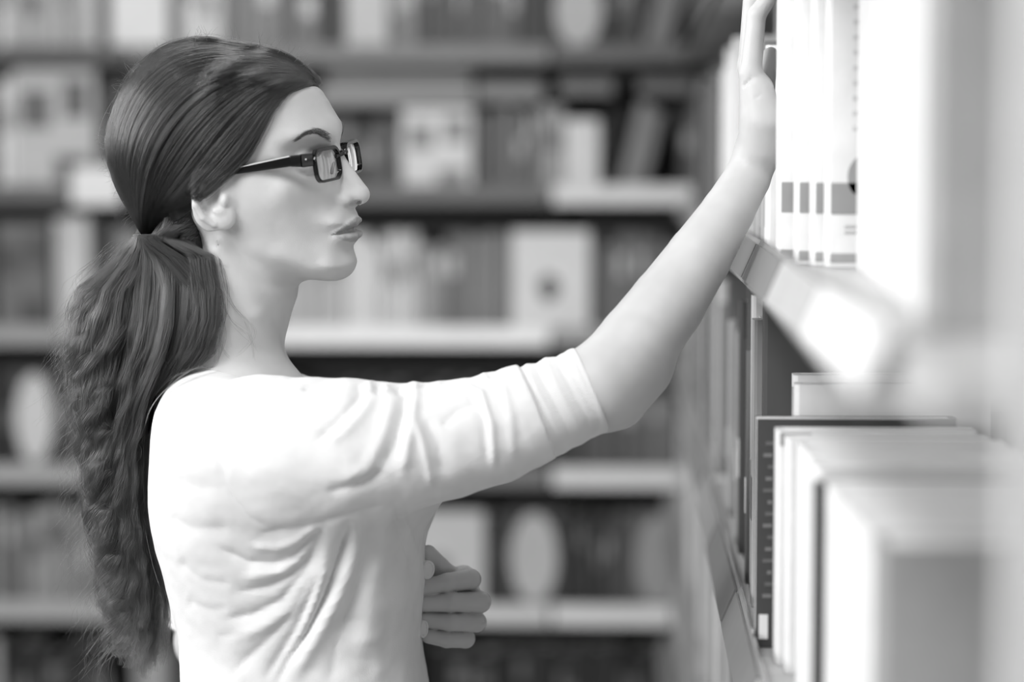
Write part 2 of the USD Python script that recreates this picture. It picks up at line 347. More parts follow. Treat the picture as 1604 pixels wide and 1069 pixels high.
# --- lower shelf, mostly hidden; and the far ends of all rows, too thin to tell apart from here
def far_row(name, label, z, X, ya, yb, seed, tones, hmin, hmax):
    r = random.Random(seed); root = thing(name, label, 'books', kind='stuff')
    byt = {}
    y = ya
    while y < yb:
        w = r.uniform(.02, .045); t = r.choice(tones)
        byt.setdefault(t, []).append(bevel_box(X + r.uniform(0, .012), X + .16, y, y + w - .0012, z + .0005, z + r.uniform(hmin, hmax), .0015)); y += w
    for t, ms in byt.items(): obj('books', cat(ms), grey(t, .5), root, kind='stuff')
far_row('far_books', 'far end of the upper near shelf row, spines seen edge on', zu, .14, 3.33, 3.75, 3, (.7, .6, .75), .19, .27)
far_row('far_books', 'dark far end of the upper near shelf row behind her hand', zu, .14, 3.75, 5.58, 4, (.06, .1, .2, .04), .2, .27)
far_row('far_books', 'far end of the middle near shelf row, past the upright', zm, .126, 3.33, 5.58, 5, (.3, .06, .1, .6, .2), .2, .28)
far_row('far_books', 'row on the fourth near shelf seen edge on', RZ[3], .112, 1.9, 5.58, 6, (.3, .5, .1, .6, .2), .2, .27)
far_row('far_books', 'row on the lowest near shelf seen edge on', RZ[4], .10, 2.6, 5.58, 7, (.3, .1, .06, .2), .2, .27)
far_row('far_books', 'row on the highest near shelf seen edge on', RZ[0], .142, 2.9, 5.58, 8, (.1, .2, .06), .2, .27)
# what stands on the far shelves behind the woman and beyond the left edge of the frame
for ri in range(6):
    r = random.Random(40 + ri); byt = {}
    spans = [(-2.17, at_y(-2, 500, YB)[0])]
    if hidden[ri]: spans.append((at_y(hidden[ri][0] + (16 if ri else 0), 500, YB)[0], at_y(hidden[ri][1] - 12, 500, YB)[0]))
    taken = [(at_y(a, 500, YB)[0], at_y(b_, 500, YB)[0]) for (a, b_, *_r) in ROWS[ri]]
    for (x0, x1) in spans:
        x = x0
        while x < x1 - .02:
            w = r.uniform(.02, .045); t = r.choice((.06, .1, .2, .35, .5))
            if x + w < x1 and not any(x < q1 + .002 and x + w > q0 - .002 for q0, q1 in taken):
                byt.setdefault(t, []).append(bevel_box(x + .0006, x + w - .0006, YB + r.uniform(0, .012), YB + .17, BZ[ri] + .0005, BZ[ri] + r.uniform(.2, .27), .0015))
            x += w
    root = thing('far_books', 'books on the %s back shelf hidden behind the woman and left of the view' % row_word[ri], 'books', kind='stuff')
    for t, ms in byt.items(): obj('books', cat(ms), grey(t, .5), root, kind='stuff')
# ------------------------------------------------------------------ implicit surfaces: smooth unions of limbs, meshed as one skin
def smin(a, b, k):
    if k <= 0: return np.minimum(a, b)
    h = np.clip(.5 + .5 * (b - a) / k, 0, 1); return b + (a - b) * h - k * h * (1 - h)
def ssub(a, b, k):                                    # a minus b
    h = np.clip(.5 - .5 * (a + b) / k, 0, 1); return a + (-b - a) * h + k * h * (1 - h)
class Field:
    def __init__(s): s.ops = []
    def add(s, f, lo, hi, k=.01, op='u'): s.ops.append((f, np.asarray(lo, float), np.asarray(hi, float), k, op)); return s
    def __call__(s, P):
        d = np.full(len(P), .2); Pl, Ph = P.min(0), P.max(0)
        for f, lo, hi, k, op in s.ops:
            m = k + .03
            if (Pl > hi + m).any() or (Ph < lo - m).any(): continue
            w = np.nonzero(((P > lo - m) & (P < hi + m)).all(1))[0]
            if len(w):
                v = f(P[w]); d[w] = smin(d[w], v, k) if op == 'u' else ssub(d[w], v, k)
        return d
    def cone(s, a, b, ra, rb, k=.01, op='u'):
        a, b = np.asarray(a, float), np.asarray(b, float); r = max(ra, rb); ab = b - a; L = ab @ ab + 1e-12
        def f(P):
            t = np.clip((P - a) @ ab / L, 0, 1); return np.linalg.norm(P - a - t[:, None] * ab, axis=1) - (ra + (rb - ra) * t)
        return s.add(f, np.minimum(a, b) - r, np.maximum(a, b) + r, k, op)
    def chain(s, pts, rs, k=.01, op='u', ki=.002):
        """round cones end to end as one limb"""
        A = np.array(pts, float); R = np.array(rs, float); A0, AB, R0, DR = A[:-1], A[1:] - A[:-1], R[:-1], R[1:] - R[:-1]; L = (AB ** 2).sum(1) + 1e-12
        def f(P):
            d = None
            for i in range(len(A0)):
                q = P - A0[i]; t = np.clip(q @ AB[i] / L[i], 0, 1); q = q - t[:, None] * AB[i]; v = np.sqrt(np.einsum('ij,ij->i', q, q)) - (R0[i] + DR[i] * t)
                d = v if d is None else smin(d, v, ki)
            return d
        return s.add(f, (A - R[:, None]).min(0), (A + R[:, None]).max(0), k, op)
    def ell(s, c, r, R=None, k=.01, op='u'):
        c, r = np.asarray(c, float), np.asarray(r, float); R = np.eye(3) if R is None else R
        def f(P):
            q = (P - c) @ R; k0 = np.linalg.norm(q / r, axis=1); k1 = np.linalg.norm(q / r ** 2, axis=1) + 1e-9; return k0 * (k0 - 1) / k1
        return s.add(f, c - r.max(), c + r.max(), k, op)
def grad(F, P, e=4e-4):
    g = np.stack([F(P + np.eye(3)[i] * e) - F(P - np.eye(3)[i] * e) for i in range(3)], 1) / (2 * e)
    return g
def net(F, lo, hi, h, c=8, polish=1):
    """surface nets on the blocks of a grid that the surface crosses; vertices moved onto the surface"""
    lo = np.asarray(lo, float); n = np.ceil((np.asarray(hi) - lo) / (h * c)).astype(int); H = h * c
    B = np.stack(np.meshgrid(*[np.arange(k) for k in n], indexing='ij'), -1).reshape(-1, 3)
    C8 = np.stack(np.meshgrid(*[np.arange(k + 1) for k in n], indexing='ij'), -1).reshape(-1, 3)
    sg_ = np.concatenate([F(lo + C8[i:i + 4000] * H) for i in range(0, len(C8), 4000)]).reshape(n + 1) < 0
    nn_ = sum(sg_[a:a + n[0], b:b + n[1], d:d + n[2]].astype(int) for a in (0, 1) for b in (0, 1) for d in (0, 1)).ravel()
    keep = ((nn_ > 0) & (nn_ < 8)) | (np.abs(np.concatenate([F(lo + (B[i:i + 4000] + .5) * H) for i in range(0, len(B), 4000)])) < H * 1.0)
    keep = ndimage.binary_dilation(keep.reshape(n)).ravel() if n.prod() < 20000 else keep
    B = B[keep]
    off = np.stack(np.meshgrid(*[np.arange(c + 1)] * 3, indexing='ij'), -1).reshape(-1, 3)
    V = np.empty((len(B), c + 1, c + 1, c + 1), np.float32)
    for i in range(0, len(B), 60):
        P = lo + ((B[i:i + 60, None] * c + off[None]) * h).reshape(-1, 3)
        V[i:i + 60] = F(P).reshape(-1, c + 1, c + 1, c + 1)
    S = V < 0
    N = n * c
    def lin(I): return (I[:, 0] * N[1] + I[:, 1]) * N[2] + I[:, 2]
    cs = [S[:, a:a + c, b:b + c, d:d + c] for a in (0, 1) for b in (0, 1) for d in (0, 1)]
    s = np.sum(cs, 0); act = np.nonzero((s > 0) & (s < 8))
    cell = B[act[0]] * c + np.stack(act[1:], 1)
    sm = np.zeros((len(cell), 3)); cnt = np.zeros(len(cell))
    cor = np.array([(a, b, d) for a in (0, 1) for b in (0, 1) for d in (0, 1)])
    vals = np.stack([V[act[0], act[1] + a, act[2] + b, act[3] + d] for a, b, d in cor], 1)
    for i in range(8):
        for j in range(i + 1, 8):
            if np.abs(cor[i] - cor[j]).sum() == 1:
                x = (vals[:, i] < 0) != (vals[:, j] < 0); t = np.where(x, vals[:, i] / np.where(x, vals[:, i] - vals[:, j], 1), 0)
                sm += np.where(x[:, None], cor[i] + t[:, None] * (cor[j] - cor[i]), 0); cnt += x
    pos = lo + (cell + sm / cnt[:, None]) * h
    ids = lin(cell); order = np.argsort(ids); sid = ids[order]
    faces = []
    for ax in range(3):
        u, v = [(1, 2), (2, 0), (0, 1)][ax]
        sl = [slice(0, c)] * 3; s2 = list(sl); s2[ax] = slice(1, c + 1)
        a, b = S[(slice(None), *sl)], S[(slice(None), *s2)]
        w = np.nonzero(a != b); p = B[w[0]] * c + np.stack(w[1:], 1); flip = a[w]
        q = []
        for du, dv in ((0, 0), (1, 0), (1, 1), (0, 1)):
            r = p.copy(); r[:, u] -= du; r[:, v] -= dv; L = lin(r); k = np.clip(np.searchsorted(sid, L), 0, len(sid) - 1)
            q.append(np.where((sid[k] == L) & (r >= 0).all(1), order[k], -1))
        q = np.stack(q, 1); ok = (q >= 0).all(1); q, fl = q[ok], flip[ok]
        q[~fl] = q[~fl][:, ::-1]
        faces.append(q)
    q = np.vstack(faces)
    for _ in range(polish):
        for i in range(0, len(pos), 12000):
            p_ = pos[i:i + 12000]; d = F(p_); g = np.stack([F(p_ + np.eye(3)[a_] * 3e-4) - d for a_ in range(3)], 1) / 3e-4
            pos[i:i + 12000] -= np.clip(d / np.maximum((g * g).sum(1), .25), -h, h)[:, None] * g
    f = np.vstack([q[:, [0, 1, 2]], q[:, [0, 2, 3]]])
    return trimesh.Trimesh(pos, f, process=False)
def seg_dist(P, poly):
    """distance of 2D points to a polyline, and the place along it from 0 to 1"""
    best = np.full(len(P), 1e9); at = np.zeros(len(P)); poly = np.asarray(poly, float)
    L = np.r_[0, np.cumsum(np.linalg.norm(np.diff(poly, axis=0), axis=1))]
    for i in range(len(poly) - 1):
        ab = poly[i + 1] - poly[i]; t = np.clip((P - poly[i]) @ ab / (ab @ ab), 0, 1)
        d = np.linalg.norm(P - poly[i] - t[:, None] * ab, axis=1); m = d < best
        best[m] = d[m]; at[m] = (L[i] + t[m] * (L[i + 1] - L[i])) / L[-1]
    return best, at

# ------------------------------------------------------------------ the woman. Her own frame: x to the right, y away from the camera, z up, origin on the floor
FIG = np.eye(4); FIG[:3, 0] = rt; FIG[:3, 1] = wh; FIG[:3, 3] = wh * D0
def fl(px, py, Y=0.0):
    d = ray(px, py); t = (D0 + Y) / (d @ wh); return np.array([t * (d @ rt), Y, EYE + t * d[2]])
def to_px(P):
    w = np.asarray(P) @ FIG[:3, :3].T + FIG[:3, 3]; q = w - np.array([0, 0, EYE]); d = q @ fw
    return np.stack([CX + FPX * (q @ rt) / d, CY - FPX * (q @ up) / d], 1)
HA, HR = math.radians(18), math.radians(6.0)          # the head's turn towards the camera and its lean
HP = fl(390, 380)
hl = np.array([math.sin(HA) * math.cos(HR), math.cos(HA) * math.cos(HR), math.sin(HR)])
hf = np.array([math.cos(HA), -math.sin(HA), 0.0]); hu = np.cross(hf, hl)
HM = np.stack([hf, hl, hu], 1)                        # columns: forward, far side, up
def hc(px, py, lat):
    """head coordinates of the point seen at a pixel, lat metres off the middle (near side negative)"""
    o = np.array([0, -D0, EYE]); d = ray(px, py); d = np.array([d @ rt, d @ wh, d[2]])
    t = (lat - (o - HP) @ hl) / (d @ hl); return ((o + t * d) - HP) @ HM
def h2f(p): return HP + np.asarray(p) @ HM.T
mm = .001
# profile from the hairline to the throat (pixel, pixel, sideways radius in mm), then round the skull under the hair
PROF = [(470, 119, 60), (484, 128.5, 55), (501, 145.5, 50), (514, 164, 52), (523.5, 179, 52), (530.5, 190, 48), (534, 200, 40), (534.5, 209, 26), (533.2, 219, 13), (533, 228, 9), (536, 237, 8), (542, 248, 7.5), (549.5, 259.6, 7), (560.7, 274.5, 7),
        (572, 289.5, 8), (577.6, 297, 8.5), (579.6, 304.5, 9), (578.3, 312, 8), (572, 318.6, 6), (563, 322, 6), (557.5, 325, 7), (556, 331, 12), (557.6, 335, 14), (561, 340, 15), (563.6, 346, 16), (562.5, 353, 18), (557.8, 358.7, 19), (562, 363, 18), (563.6, 368.5, 17),
        (561, 377, 19), (555.5, 384, 22), (553.4, 392, 23), (555.6, 401, 21), (558, 410, 20), (557, 420.5, 20), (551.4, 430, 20), (538.3, 438, 22), (519.6, 440, 26), (490, 437, 32), (467, 434, 40)]
SKULL = [(430, 425, 45), (390, 405, 50), (350, 384, 55), (310, 374, 60), (270, 362, 60), (232, 330, 62), (208, 285, 66), (198, 230, 70), (206, 175, 70), (232, 128, 70), (275, 98, 70), (330, 84, 70), (385, 88, 66), (432, 100, 62)]
prof = np.array([(*hc(x - .0785 * 1.6 * r, y, 0.0)[[0, 2]], r) for x, y, r in PROF + SKULL])
cl = np.vstack([prof, prof[:1]]); tt = np.r_[0, np.cumsum(np.linalg.norm(np.diff(cl[:, :2], axis=0), axis=1) ** .7)]
dense = CubicSpline(tt, cl, bc_type='periodic')(np.linspace(0, tt[-1], 3000)[:-1])
poly = sg.Polygon(dense[:, :2])
gs = .0006; gx = np.arange(prof[:, 0].min() - .03, prof[:, 0].max() + .03, gs); gz = np.arange(prof[:, 1].min() - .03, prof[:, 1].max() + .03, gs)
GX, GZ = np.meshgrid(gx, gz, indexing='ij'); Q = np.c_[GX.ravel(), GZ.ravel()]
import shapely
dist = cKDTree(dense[:, :2]).query(Q)[0]; dist[~shapely.contains_xy(poly, Q[:, 0], Q[:, 1])] *= -1
LT = .014
Dp = ndimage.gaussian_filter(np.where(dist > 0, LT * np.tanh(dist / LT), dist).reshape(GX.shape), 1.2)
def grid_at(A, x, z): return ndimage.map_coordinates(A, [(x - gx[0]) / gs, (z - gz[0]) / gs], order=1, mode='nearest')
INNER = [(300, 260, 77), (350, 220, 76), (240, 280, 66), (330, 310, 74), (270, 320, 68), (380, 270, 71),
         (430, 236, 63), (400, 270, 69), (455, 290, 56), (420, 300, 65.5), 
         (536, 313, 13.5), (522, 322, 19), (508, 330, 28), (480, 340, 43), (440, 340, 57), (400, 340, 66), (370, 330, 71), (521, 367, 24), (500, 370, 33), (470, 380, 44), (430, 382, 54), (395, 375, 61), (530, 402, 21), (500, 408, 33), (465, 413, 43), (430, 405, 52), (400, 392, 57),
         (545, 352, 15), (548, 371, 14), (545, 336, 13), (547, 415, 12.5), (520, 425, 25), (490, 424, 34), (360, 360, 66), (440, 252, 61)]
ORBIT = {82: ((102, 6.0), (98, 8.0), (92, 10.5), (86, 14.5), (80, 23), (75, 34), (70, 45), (60, 57)), 66: ((112, 6.5), (105, 8.8), (98, 11), (92, 16), (87, 24), (82, 34), (76, 45)), 93: ((97, 6.5), (93, 9.5), (87, 15), (82, 25), (77, 36), (70, 47)),
         106: ((99, 9), (96, 17), (91, 29), (84.5, 41), (75, 52), (62, 61)), 54: ((117, 9), (110, 10.5), (102, 14), (95.5, 21), (89, 31), (81, 43))}
ctl, val = [], []
for z_, row_ in ORBIT.items():
    for x_, h_ in row_:
        D = grid_at(Dp, [x_ * mm], [z_ * mm])[0]; ctl.append((x_ * mm, z_ * mm)); val.append(math.log((h_ * mm) ** 2 / max(D, .001)))
for z_ in range(116, 192, 10):                        # rounded forehead and temples
    in_ = np.nonzero(grid_at(Dp, gx, np.full(len(gx), z_ * mm)) > 0)[0]
    if len(in_) == 0: break
    fx_ = gx[in_[-1]] / mm; b_ = np.interp(z_, [100, 130, 150, 170, 185, 200], [73, 72, 68, 60, 50, 36])
    for fr in (.2, .38, .55, .7, .82, .92):
        x_ = 4 + (fx_ - 4) * (1 - fr ** 2.1) ** (1 / 2.1); D = grid_at(Dp, [x_ * mm], [z_ * mm])[0]; ctl.append((x_ * mm, z_ * mm)); val.append(math.log((fr * b_ * mm) ** 2 / max(D, .001)))
for x, y, h in INNER:
    q = hc(x, y, -h * mm); D = grid_at(Dp, [q[0]], [q[2]])[0]; ctl.append((q[0], q[2])); val.append(math.log((h * mm) ** 2 / max(D, .002)))
for x, z, r in prof: ctl.append((x, z)); val.append(math.log(2 * r * mm))
rb_ = RBFInterpolator(np.array(ctl) * 10, np.array(val), kernel='thin_plate_spline', smoothing=.002)
lo_ = Q[::1]
cg = np.c_[GX[::6, ::6].ravel(), GZ[::6, ::6].ravel()]
Gc = np.clip(rb_(cg * 10), math.log(.008), math.log(.6)).reshape(GX[::6, ::6].shape)
Gf_ = ndimage.map_coordinates(Gc, [np.arange(GX.shape[0])[:, None] / 6 * np.ones(GX.shape), np.ones(GX.shape) * np.arange(GX.shape[1])[None] / 6], order=3, mode='nearest')
HH = Dp * np.exp(Gf_)
HXg, HZg = np.gradient(HH, gs)
HN2 = HXg ** 2 + HZg ** 2
def head_relief(q):
    H = grid_at(HH, q[:, 0], q[:, 2]); n2 = grid_at(HN2, q[:, 0], q[:, 2])
    return (q[:, 1] ** 2 - H) / np.sqrt(4 * q[:, 1] ** 2 + n2 + 1e-5)
def on_face(px, py, h0=.03):
    h = h0
    for _ in range(14):
        q = hc(px, py, -h); h = .5 * h + .5 * math.sqrt(max(grid_at(HH, [q[0]], [q[2]])[0], 1e-6))
    return hc(px, py, -h)
def inset(px, py, d): q = on_face(px, py); return q * np.array([1, (abs(q[1]) - d) / max(abs(q[1]), 1e-6) if abs(q[1]) > d else 0, 1])
HF = Field()                                          # in head coordinates, near side; mirrored by |y|
hlo, hhi = np.array([gx[0], -.12, gz[0]]), np.array([gx[-1], .12, gz[-1]])
HF.add(head_relief, hlo + .001, hhi - .001, .001)
EYEC = np.array([.0728, -.0315, .0830])
def lid(P):
    q = P - EYEC; s = np.linalg.norm(q, axis=1) - .0132
    slit = np.maximum(q[:, 2] - .0035 + .25 * np.maximum(-q[:, 1] - .004, 0), -q[:, 2] - .0035)      # open lids
    return np.maximum(s, -np.maximum(slit, -(q[:, 0] - .002)))
HF.add(lid, EYEC - .014, EYEC + .014, .003)
HF.ell(inset(533, 313, .0040), (.0098, .0064, .0072), k=.0030)                           # wing of the nose
na = .25; HF.ell(inset(557, 318.4, .0), (.0064, .0062, .0029), np.array([[math.cos(na), 0, -math.sin(na)], [0, 1, 0], [math.sin(na), 0, math.cos(na)]]), k=.0006, op='s')                     # nostril
lipu = [on_face(523, 366), on_face(534, 358.5), on_face(546, 351), on_face(556, 346)]
lipl = [on_face(525, 370), on_face(536, 371.5), on_face(548, 371.5), on_face(557, 370)]
for L, r in ((lipu, (.0006, .0014, .0019, .0020)), (lipl, (.0006, .0017, .0024, .0025))): HF.chain(L, r, k=.003)
mouth = [on_face(520, 368.5), on_face(532, 365.5), on_face(545, 361.5), on_face(554, 359.4), hc(558.5, 358.8, .0)]
HF.chain(mouth, (.0007, .0013, .0016, .0016, .0015), k=.0010, op='s')
# ear, its upper part under the hair
ec = hc(336, 316, -.0765); ea = .38
ER = np.array([[math.cos(ea), math.sin(ea), 0], [-math.sin(ea), math.cos(ea), 0], [0, 0, 1.0]])
tl = np.array([[math.cos(.16), 0, math.sin(.16)], [0, 1, 0], [-math.sin(.16), 0, math.cos(.16)]]); ER = ER.T @ tl
HF.ell(ec + np.array([0, -.002, 0]), (.0205, .0050, .0285), ER, k=.004)
HF.ell(hc(351, 343, -.0765), (.0105, .0052, .0105), ER, k=.004)                            # lobe
HF.ell(hc(332, 311, -.086), (.0078, .0085, .0135), ER, k=.003, op='s')                      # bowl of the ear
HF.ell(hc(327, 330, -.0845), (.009, .0028, .004), ER, k=.003, op='s')
HF.ell(hc(351.5, 315, -.078), (.0042, .0048, .0062), ER, k=.003)                            # tragus
HF.ell(hc(343, 331, -.0805), (.0062, .0035, .0035), ER, k=.003)                            # antitragus
rim = [hc(x, y, -l) for x, y, l in ((352, 276, .076), (332, 268, .079), (313, 280, .083), (304, 302, .0875), (306, 322, .0905), (318, 341, .0875), (335, 353, .083))]
HF.chain(rim, [.003] * 5 + [.0028, .002], k=.003)
def head_sdf(P):
    q = (P - HP) @ HM; q = np.c_[q[:, 0], -np.abs(q[:, 1]), q[:, 2]]; return HF(q)
hb = np.array([h2f((x, y, z)) for x in (hlo[0], hhi[0]) for y in (-.11, .11) for z in (hlo[2], hhi[2])])

# torso of the cardigan: (pixel row, back, front, half width)
TORSO = [(545, 345, 395, .040), (562, 318, 420, .056), (580, 292, 462, .085), (605, 268, 500, .125), (640, 252, 545, .158), (700, 244, 598, .176), (760, 243, 632, .180), (800, 247, 648, .176), (850, 257, 660, .168), (900, 269, 664, .158), (950, 280, 662, .150), (1000, 287, 661, .146),
         (1069, 290, 670, .150), (1200, 275, 682, .168), (1340, 262, 678, .182)]
tz = np.array([fl(400, t[0])[2] for t in TORSO])[::-1]
tb = np.array([fl(t[1], t[0])[0] for t in TORSO])[::-1]; tf = np.array([fl(t[2], t[0])[0] for t in TORSO])[::-1]; tw = np.array([t[3] for t in TORSO])[::-1]
zz_ = np.linspace(tz[0], tz[-1], 400)
from scipy.interpolate import PchipInterpolator
tb_, tf_, tw_ = (PchipInterpolator(tz, a)(zz_) for a in (tb, tf, tw))
def torso(P, grow=0.0):
    z = np.clip(P[:, 2], tz[0], tz[-1]); b, f, w = np.interp(z, zz_, tb_), np.interp(z, zz_, tf_), np.interp(z, zz_, tw_)
    a = (f - b) / 2 + grow; w = w + grow; u = np.abs(P[:, 0] - (f + b) / 2) / a; v = np.abs(P[:, 1]) / w
    r = (u ** 2.9 + v ** 2.9) ** (1 / 2.9)
    d = (r - 1) * np.minimum(a, w) * .9
    out = np.maximum(P[:, 2] - tz[-1], tz[0] - P[:, 2])
    return np.maximum(d, out - grow)
tlo, thi = np.array([tb.min(), -.2, tz[0]]), np.array([tf.max(), .2, tz[-1]])
def pts(L): return [fl(x, y, Y) for x, y, Y, r in L], [r for *_, r in L]
S_NEAR = [(405, 688, -.135, .060), (470, 700, -.150, .064), (545, 703, -.155, .0645), (630, 700, -.152, .0585), (700, 690, -.150, .0535), (770, 672, -.148, .0505), (822, 653, -.146, .0482), (842, 646, -.146, .0455), (880, 630, -.144, .0415), (924, 611, -.142, .0370)]
S_FAR = [(420, 690, .135, .060), (375, 800, .170, .058), (340, 930, .190, .050), (326, 985, .192, .046)]
TOP = Field()
TOP.add(torso, tlo, thi, .001)
TOP.chain(*pts(S_NEAR), k=.045); TOP.chain(*pts(S_FAR), k=.04)
TOP.ell(fl(590, 742, -.06), (.07, .055, .05), k=.05); TOP.ell(fl(590, 742, .06), (.07, .055, .05), k=.05)   # bust
# neck
NECK = [(388, 400, 0, .050), (378, 440, 0, .056), (362, 485, 0, .0575), (353, 525, 0, .0575), (350, 565, 0, .060), (350, 610, 0, .064)]
BODY = Field()
BODY.add(head_sdf, hb.min(0) + .03, hb.max(0) - .03, .001)
BODY.chain(*pts(NECK), k=.022)
BODY.chain([fl(345, 392, -.052), fl(395, 490, -.044), fl(436, 590, -.014)], (.010, .010, .009), k=.014)
BODY.chain([fl(345, 392, .052), fl(395, 490, .044), fl(436, 590, .014)], (.010, .010, .009), k=.014)
BODY.chain([fl(345, 630), fl(395, 720), fl(440, 860), fl(460, 1000)], (.055, .085, .085, .085), k=.02)
BODY.chain([fl(375, 680), fl(405, 688, -.12), fl(560, 690, -.148), fl(800, 655, -.147), fl(938, 606, -.141)], (.07, .045, .042, .040, .0375), k=.03)
BODY.chain([fl(375, 680), fl(420, 690, .12), fl(375, 800, .170), fl(342, 950, .19)], (.07, .045, .042, .038), k=.03)
# near arm
A_NEAR = [(800, 655, -.147, .042), (900, 617, -.143, .0385), (938, 606, -.141, .0375)]
FORE = [(938, 606, -.141, .0375), (966, 578, -.134, .0378), (1000, 536, -.122, .0372), (1045, 477, -.104, .0352), (1095, 403, -.082, .0305), (1140, 332, -.058, .0250), (1170, 280, -.040, .0222), (1184, 246, -.030, .0212)]
BODY.chain(*pts(FORE), k=.012)
BODY.chain([fl(958, 635, -.138), fl(974, 632, -.132), fl(1010, 585, -.122)], (.0170, .0185, .022), k=.022)   # point of the elbow
HAND = Field(); LEFT = Field()
# near hand: edge on, fingers up, bent over the spines
def lerp(a, b, t): return a + (b - a) * t
palm0, palm1 = fl(1184, 246, -.030), None
MCPS = [fl(1176, 116, -.052), fl(1175, 108, -.030), fl(1174, 104, -.008), fl(1175, 107, .014)]
for i, M_ in enumerate(MCPS):
    w0 = fl(1186, 236, lerp(-.045, -.004, i / 3))
    HAND.chain([w0, lerp(w0, M_, .5) + np.array([.0035, 0, 0]), M_], (.0165, .0165, .0112), k=.012)
HAND.chain([fl(1190, 232, -.048), fl(1197, 190, -.055), fl(1192, 140, -.055)], (.014, .0165, .0115), k=.012)  # heel of the hand
FING = [[(1176, 116, -.052, .0105), (1185, 24, -.054, .0088), (1204, -4, -.053, .0078), (1212, -28, -.052, .0068)],
        [(1175, 108, -.030, .0110), (1180, 2, -.031, .0095), (1203, -32, -.031, .0085), (1213, -64, -.031, .0072)],
        [(1174, 104, -.008, .0112), (1180, -8, -.008, .0097), (1204, -44, -.008, .0087), (1213, -78, -.008, .0074)],
        [(1175, 107, .014, .0110), (1181, -2, .015, .0094), (1204, -34, .015, .0085), (1213, -62, .015, .0072)]]
for f_ in FING: HAND.chain(*pts(f_), k=.0035)
HAND.chain([fl(1190, 225, .006), fl(1193, 170, .034), fl(1200, 118, .044), fl(1207, 86, .042)], (.014, .0125, .0098, .0078), k=.009)
for cr in ([(1166, 134, -.060), (1180, 120, -.066), (1215, 114, -.066)], [(1185, 152, -.069), (1200, 142, -.072), (1216, 139, -.072)]):
    HAND.chain([fl(*c) for c in cr], [.0009] * 3, k=.003, op='s')
for yy in (228, 234, 241): HAND.chain([fl(1192, yy - 1, -.0525), fl(1203, yy + 1, -.049), fl(1213, yy, -.045)], [.0007] * 3, k=.0025, op='s')
# far arm and the hand that holds the cardigan's front edge
LEFT.chain([fl(342, 950, .19), fl(326, 1003, .188), fl(334, 1012, .185)], (.038, .033, .034), k=.015)
LEFT.chain([fl(330, 1006, .187), fl(400, 1000, .185), fl(540, 975, .15), fl(628, 958, .118)], (.035, .036, .030, .0235), k=.014)
MC2 = [(726, 905, .070), (735, 934, .072), (730, 962, .072), (718, 988, .070)]
for i, M_ in enumerate(MC2):
    w0 = fl(632, 945 + 9 * i, .112); LEFT.chain([w0, fl(*M_)], (.015, .0125), k=.012)
F2 = [[(726, 905, .070, 0.0107), (737, 908, .030, 0.0102), (700, 913, .014, 0.0092), (664, 921, .010, 0.0079)],
      [(735, 934, .072, 0.0107), (752, 944, .028, 0.0106), (706, 944, .011, 0.0094), (660, 947, .008, 0.0079)],
      [(730, 962, .072, 0.0104), (746, 975, .030, 0.0101), (705, 975, .014, 0.0089), (664, 972, .010, 0.0075)],
      [(718, 988, .070, 0.0099), (729, 1001, .034, 0.0094), (700, 1002, .018, 0.0084), (672, 997, .014, 0.0075)]]
for f_ in F2: LEFT.chain(*pts(f_), k=.0018)
LEFT.chain([fl(660, 925, .085), fl(702, 905, .060), fl(688, 888, .040), fl(671, 867, .030)], (.014, .0125, .0100, .0082), k=.006)

def bounds_of(F_): return np.min([o[1] for o in F_.ops], 0), np.max([o[2] for o in F_.ops], 0)
BODY.add(HAND, *bounds_of(HAND), .010); BODY.add(LEFT, *bounds_of(LEFT), .014)

SKIN = usdkit.material(stage, '/World/Looks/skin', {
    'g': ('geometry', {}), 'n': ('noise_texture', {'scale': 900.0, 'detail': 2.0}), 'n2': ('noise_texture', {'scale': 25.0, 'detail': 2.0}), 'a': ('attribute', {'attribute': 'tint'}),
    'r': ('rgb_ramp', {'ramp': [(.3, (.50,) * 3), (.7, (.56,) * 3)]}), 'mx': ('mix', {'mix_type': 'multiply', 'fac': 1.0}),
    'b': ('bump', {'strength': .35, 'distance': .0003}),
    'p': ('principled_bsdf', {'roughness': .48, 'specular_ior_level': .35, 'subsurface_weight': .25, 'subsurface_radius': (.5, .5, .5), 'subsurface_scale': .006})},
    [('g.position', 'n.vector'), ('g.position', 'n2.vector'), ('n2.fac', 'r.fac'), ('r.color', 'mx.color1'), ('a.color', 'mx.color2'), ('mx.color', 'p.base_color'), ('n.fac', 'b.height'), ('b.normal', 'p.normal')], surface='p.BSDF')
def with_tint(prim, t):
    UsdGeom.PrimvarsAPI(UsdGeom.Mesh(prim)).CreatePrimvar('tint', Sdf.ValueTypeNames.Color3fArray, 'vertex').Set(Vt.Vec3fArray.FromNumpy(np.repeat(np.asarray(t, np.float32)[:, None], 3, 1)))
woman = thing('person', 'woman in a white cardigan and dark glasses reaching for a book on the near shelf', 'person', FIG)
blo, bhi = np.array([-.40, -.24, 1.02]), np.array([.30, .27, EYE + .235])
bm = net(BODY, blo, bhi, .0017)
bm = trimesh.Trimesh(bm.vertices, bm.faces, process=False)
def drop_small(m_, keep=2000):
    lab = trimesh.graph.connected_component_labels(m_.face_adjacency, node_count=len(m_.faces)); c = np.bincount(lab)
    m_.update_faces(c[lab] == c.max()); m_.remove_unreferenced_vertices(); return m_
bm = drop_small(bm)
V = np.array(bm.vertices); tint = np.ones(len(V))
q = (V - HP) @ HM; qn = np.c_[q[:, 0], -np.abs(q[:, 1]), q[:, 2]]
def near_chain(L, P):
    L = np.array(L); best = np.full(len(P), 1e9)
    for i in range(len(L) - 1):
        ab = L[i + 1] - L[i]; t = np.clip((P - L[i]) @ ab / (ab @ ab), 0, 1); best = np.minimum(best, np.linalg.norm(P - L[i] - t[:, None] * ab, axis=1))
    return best
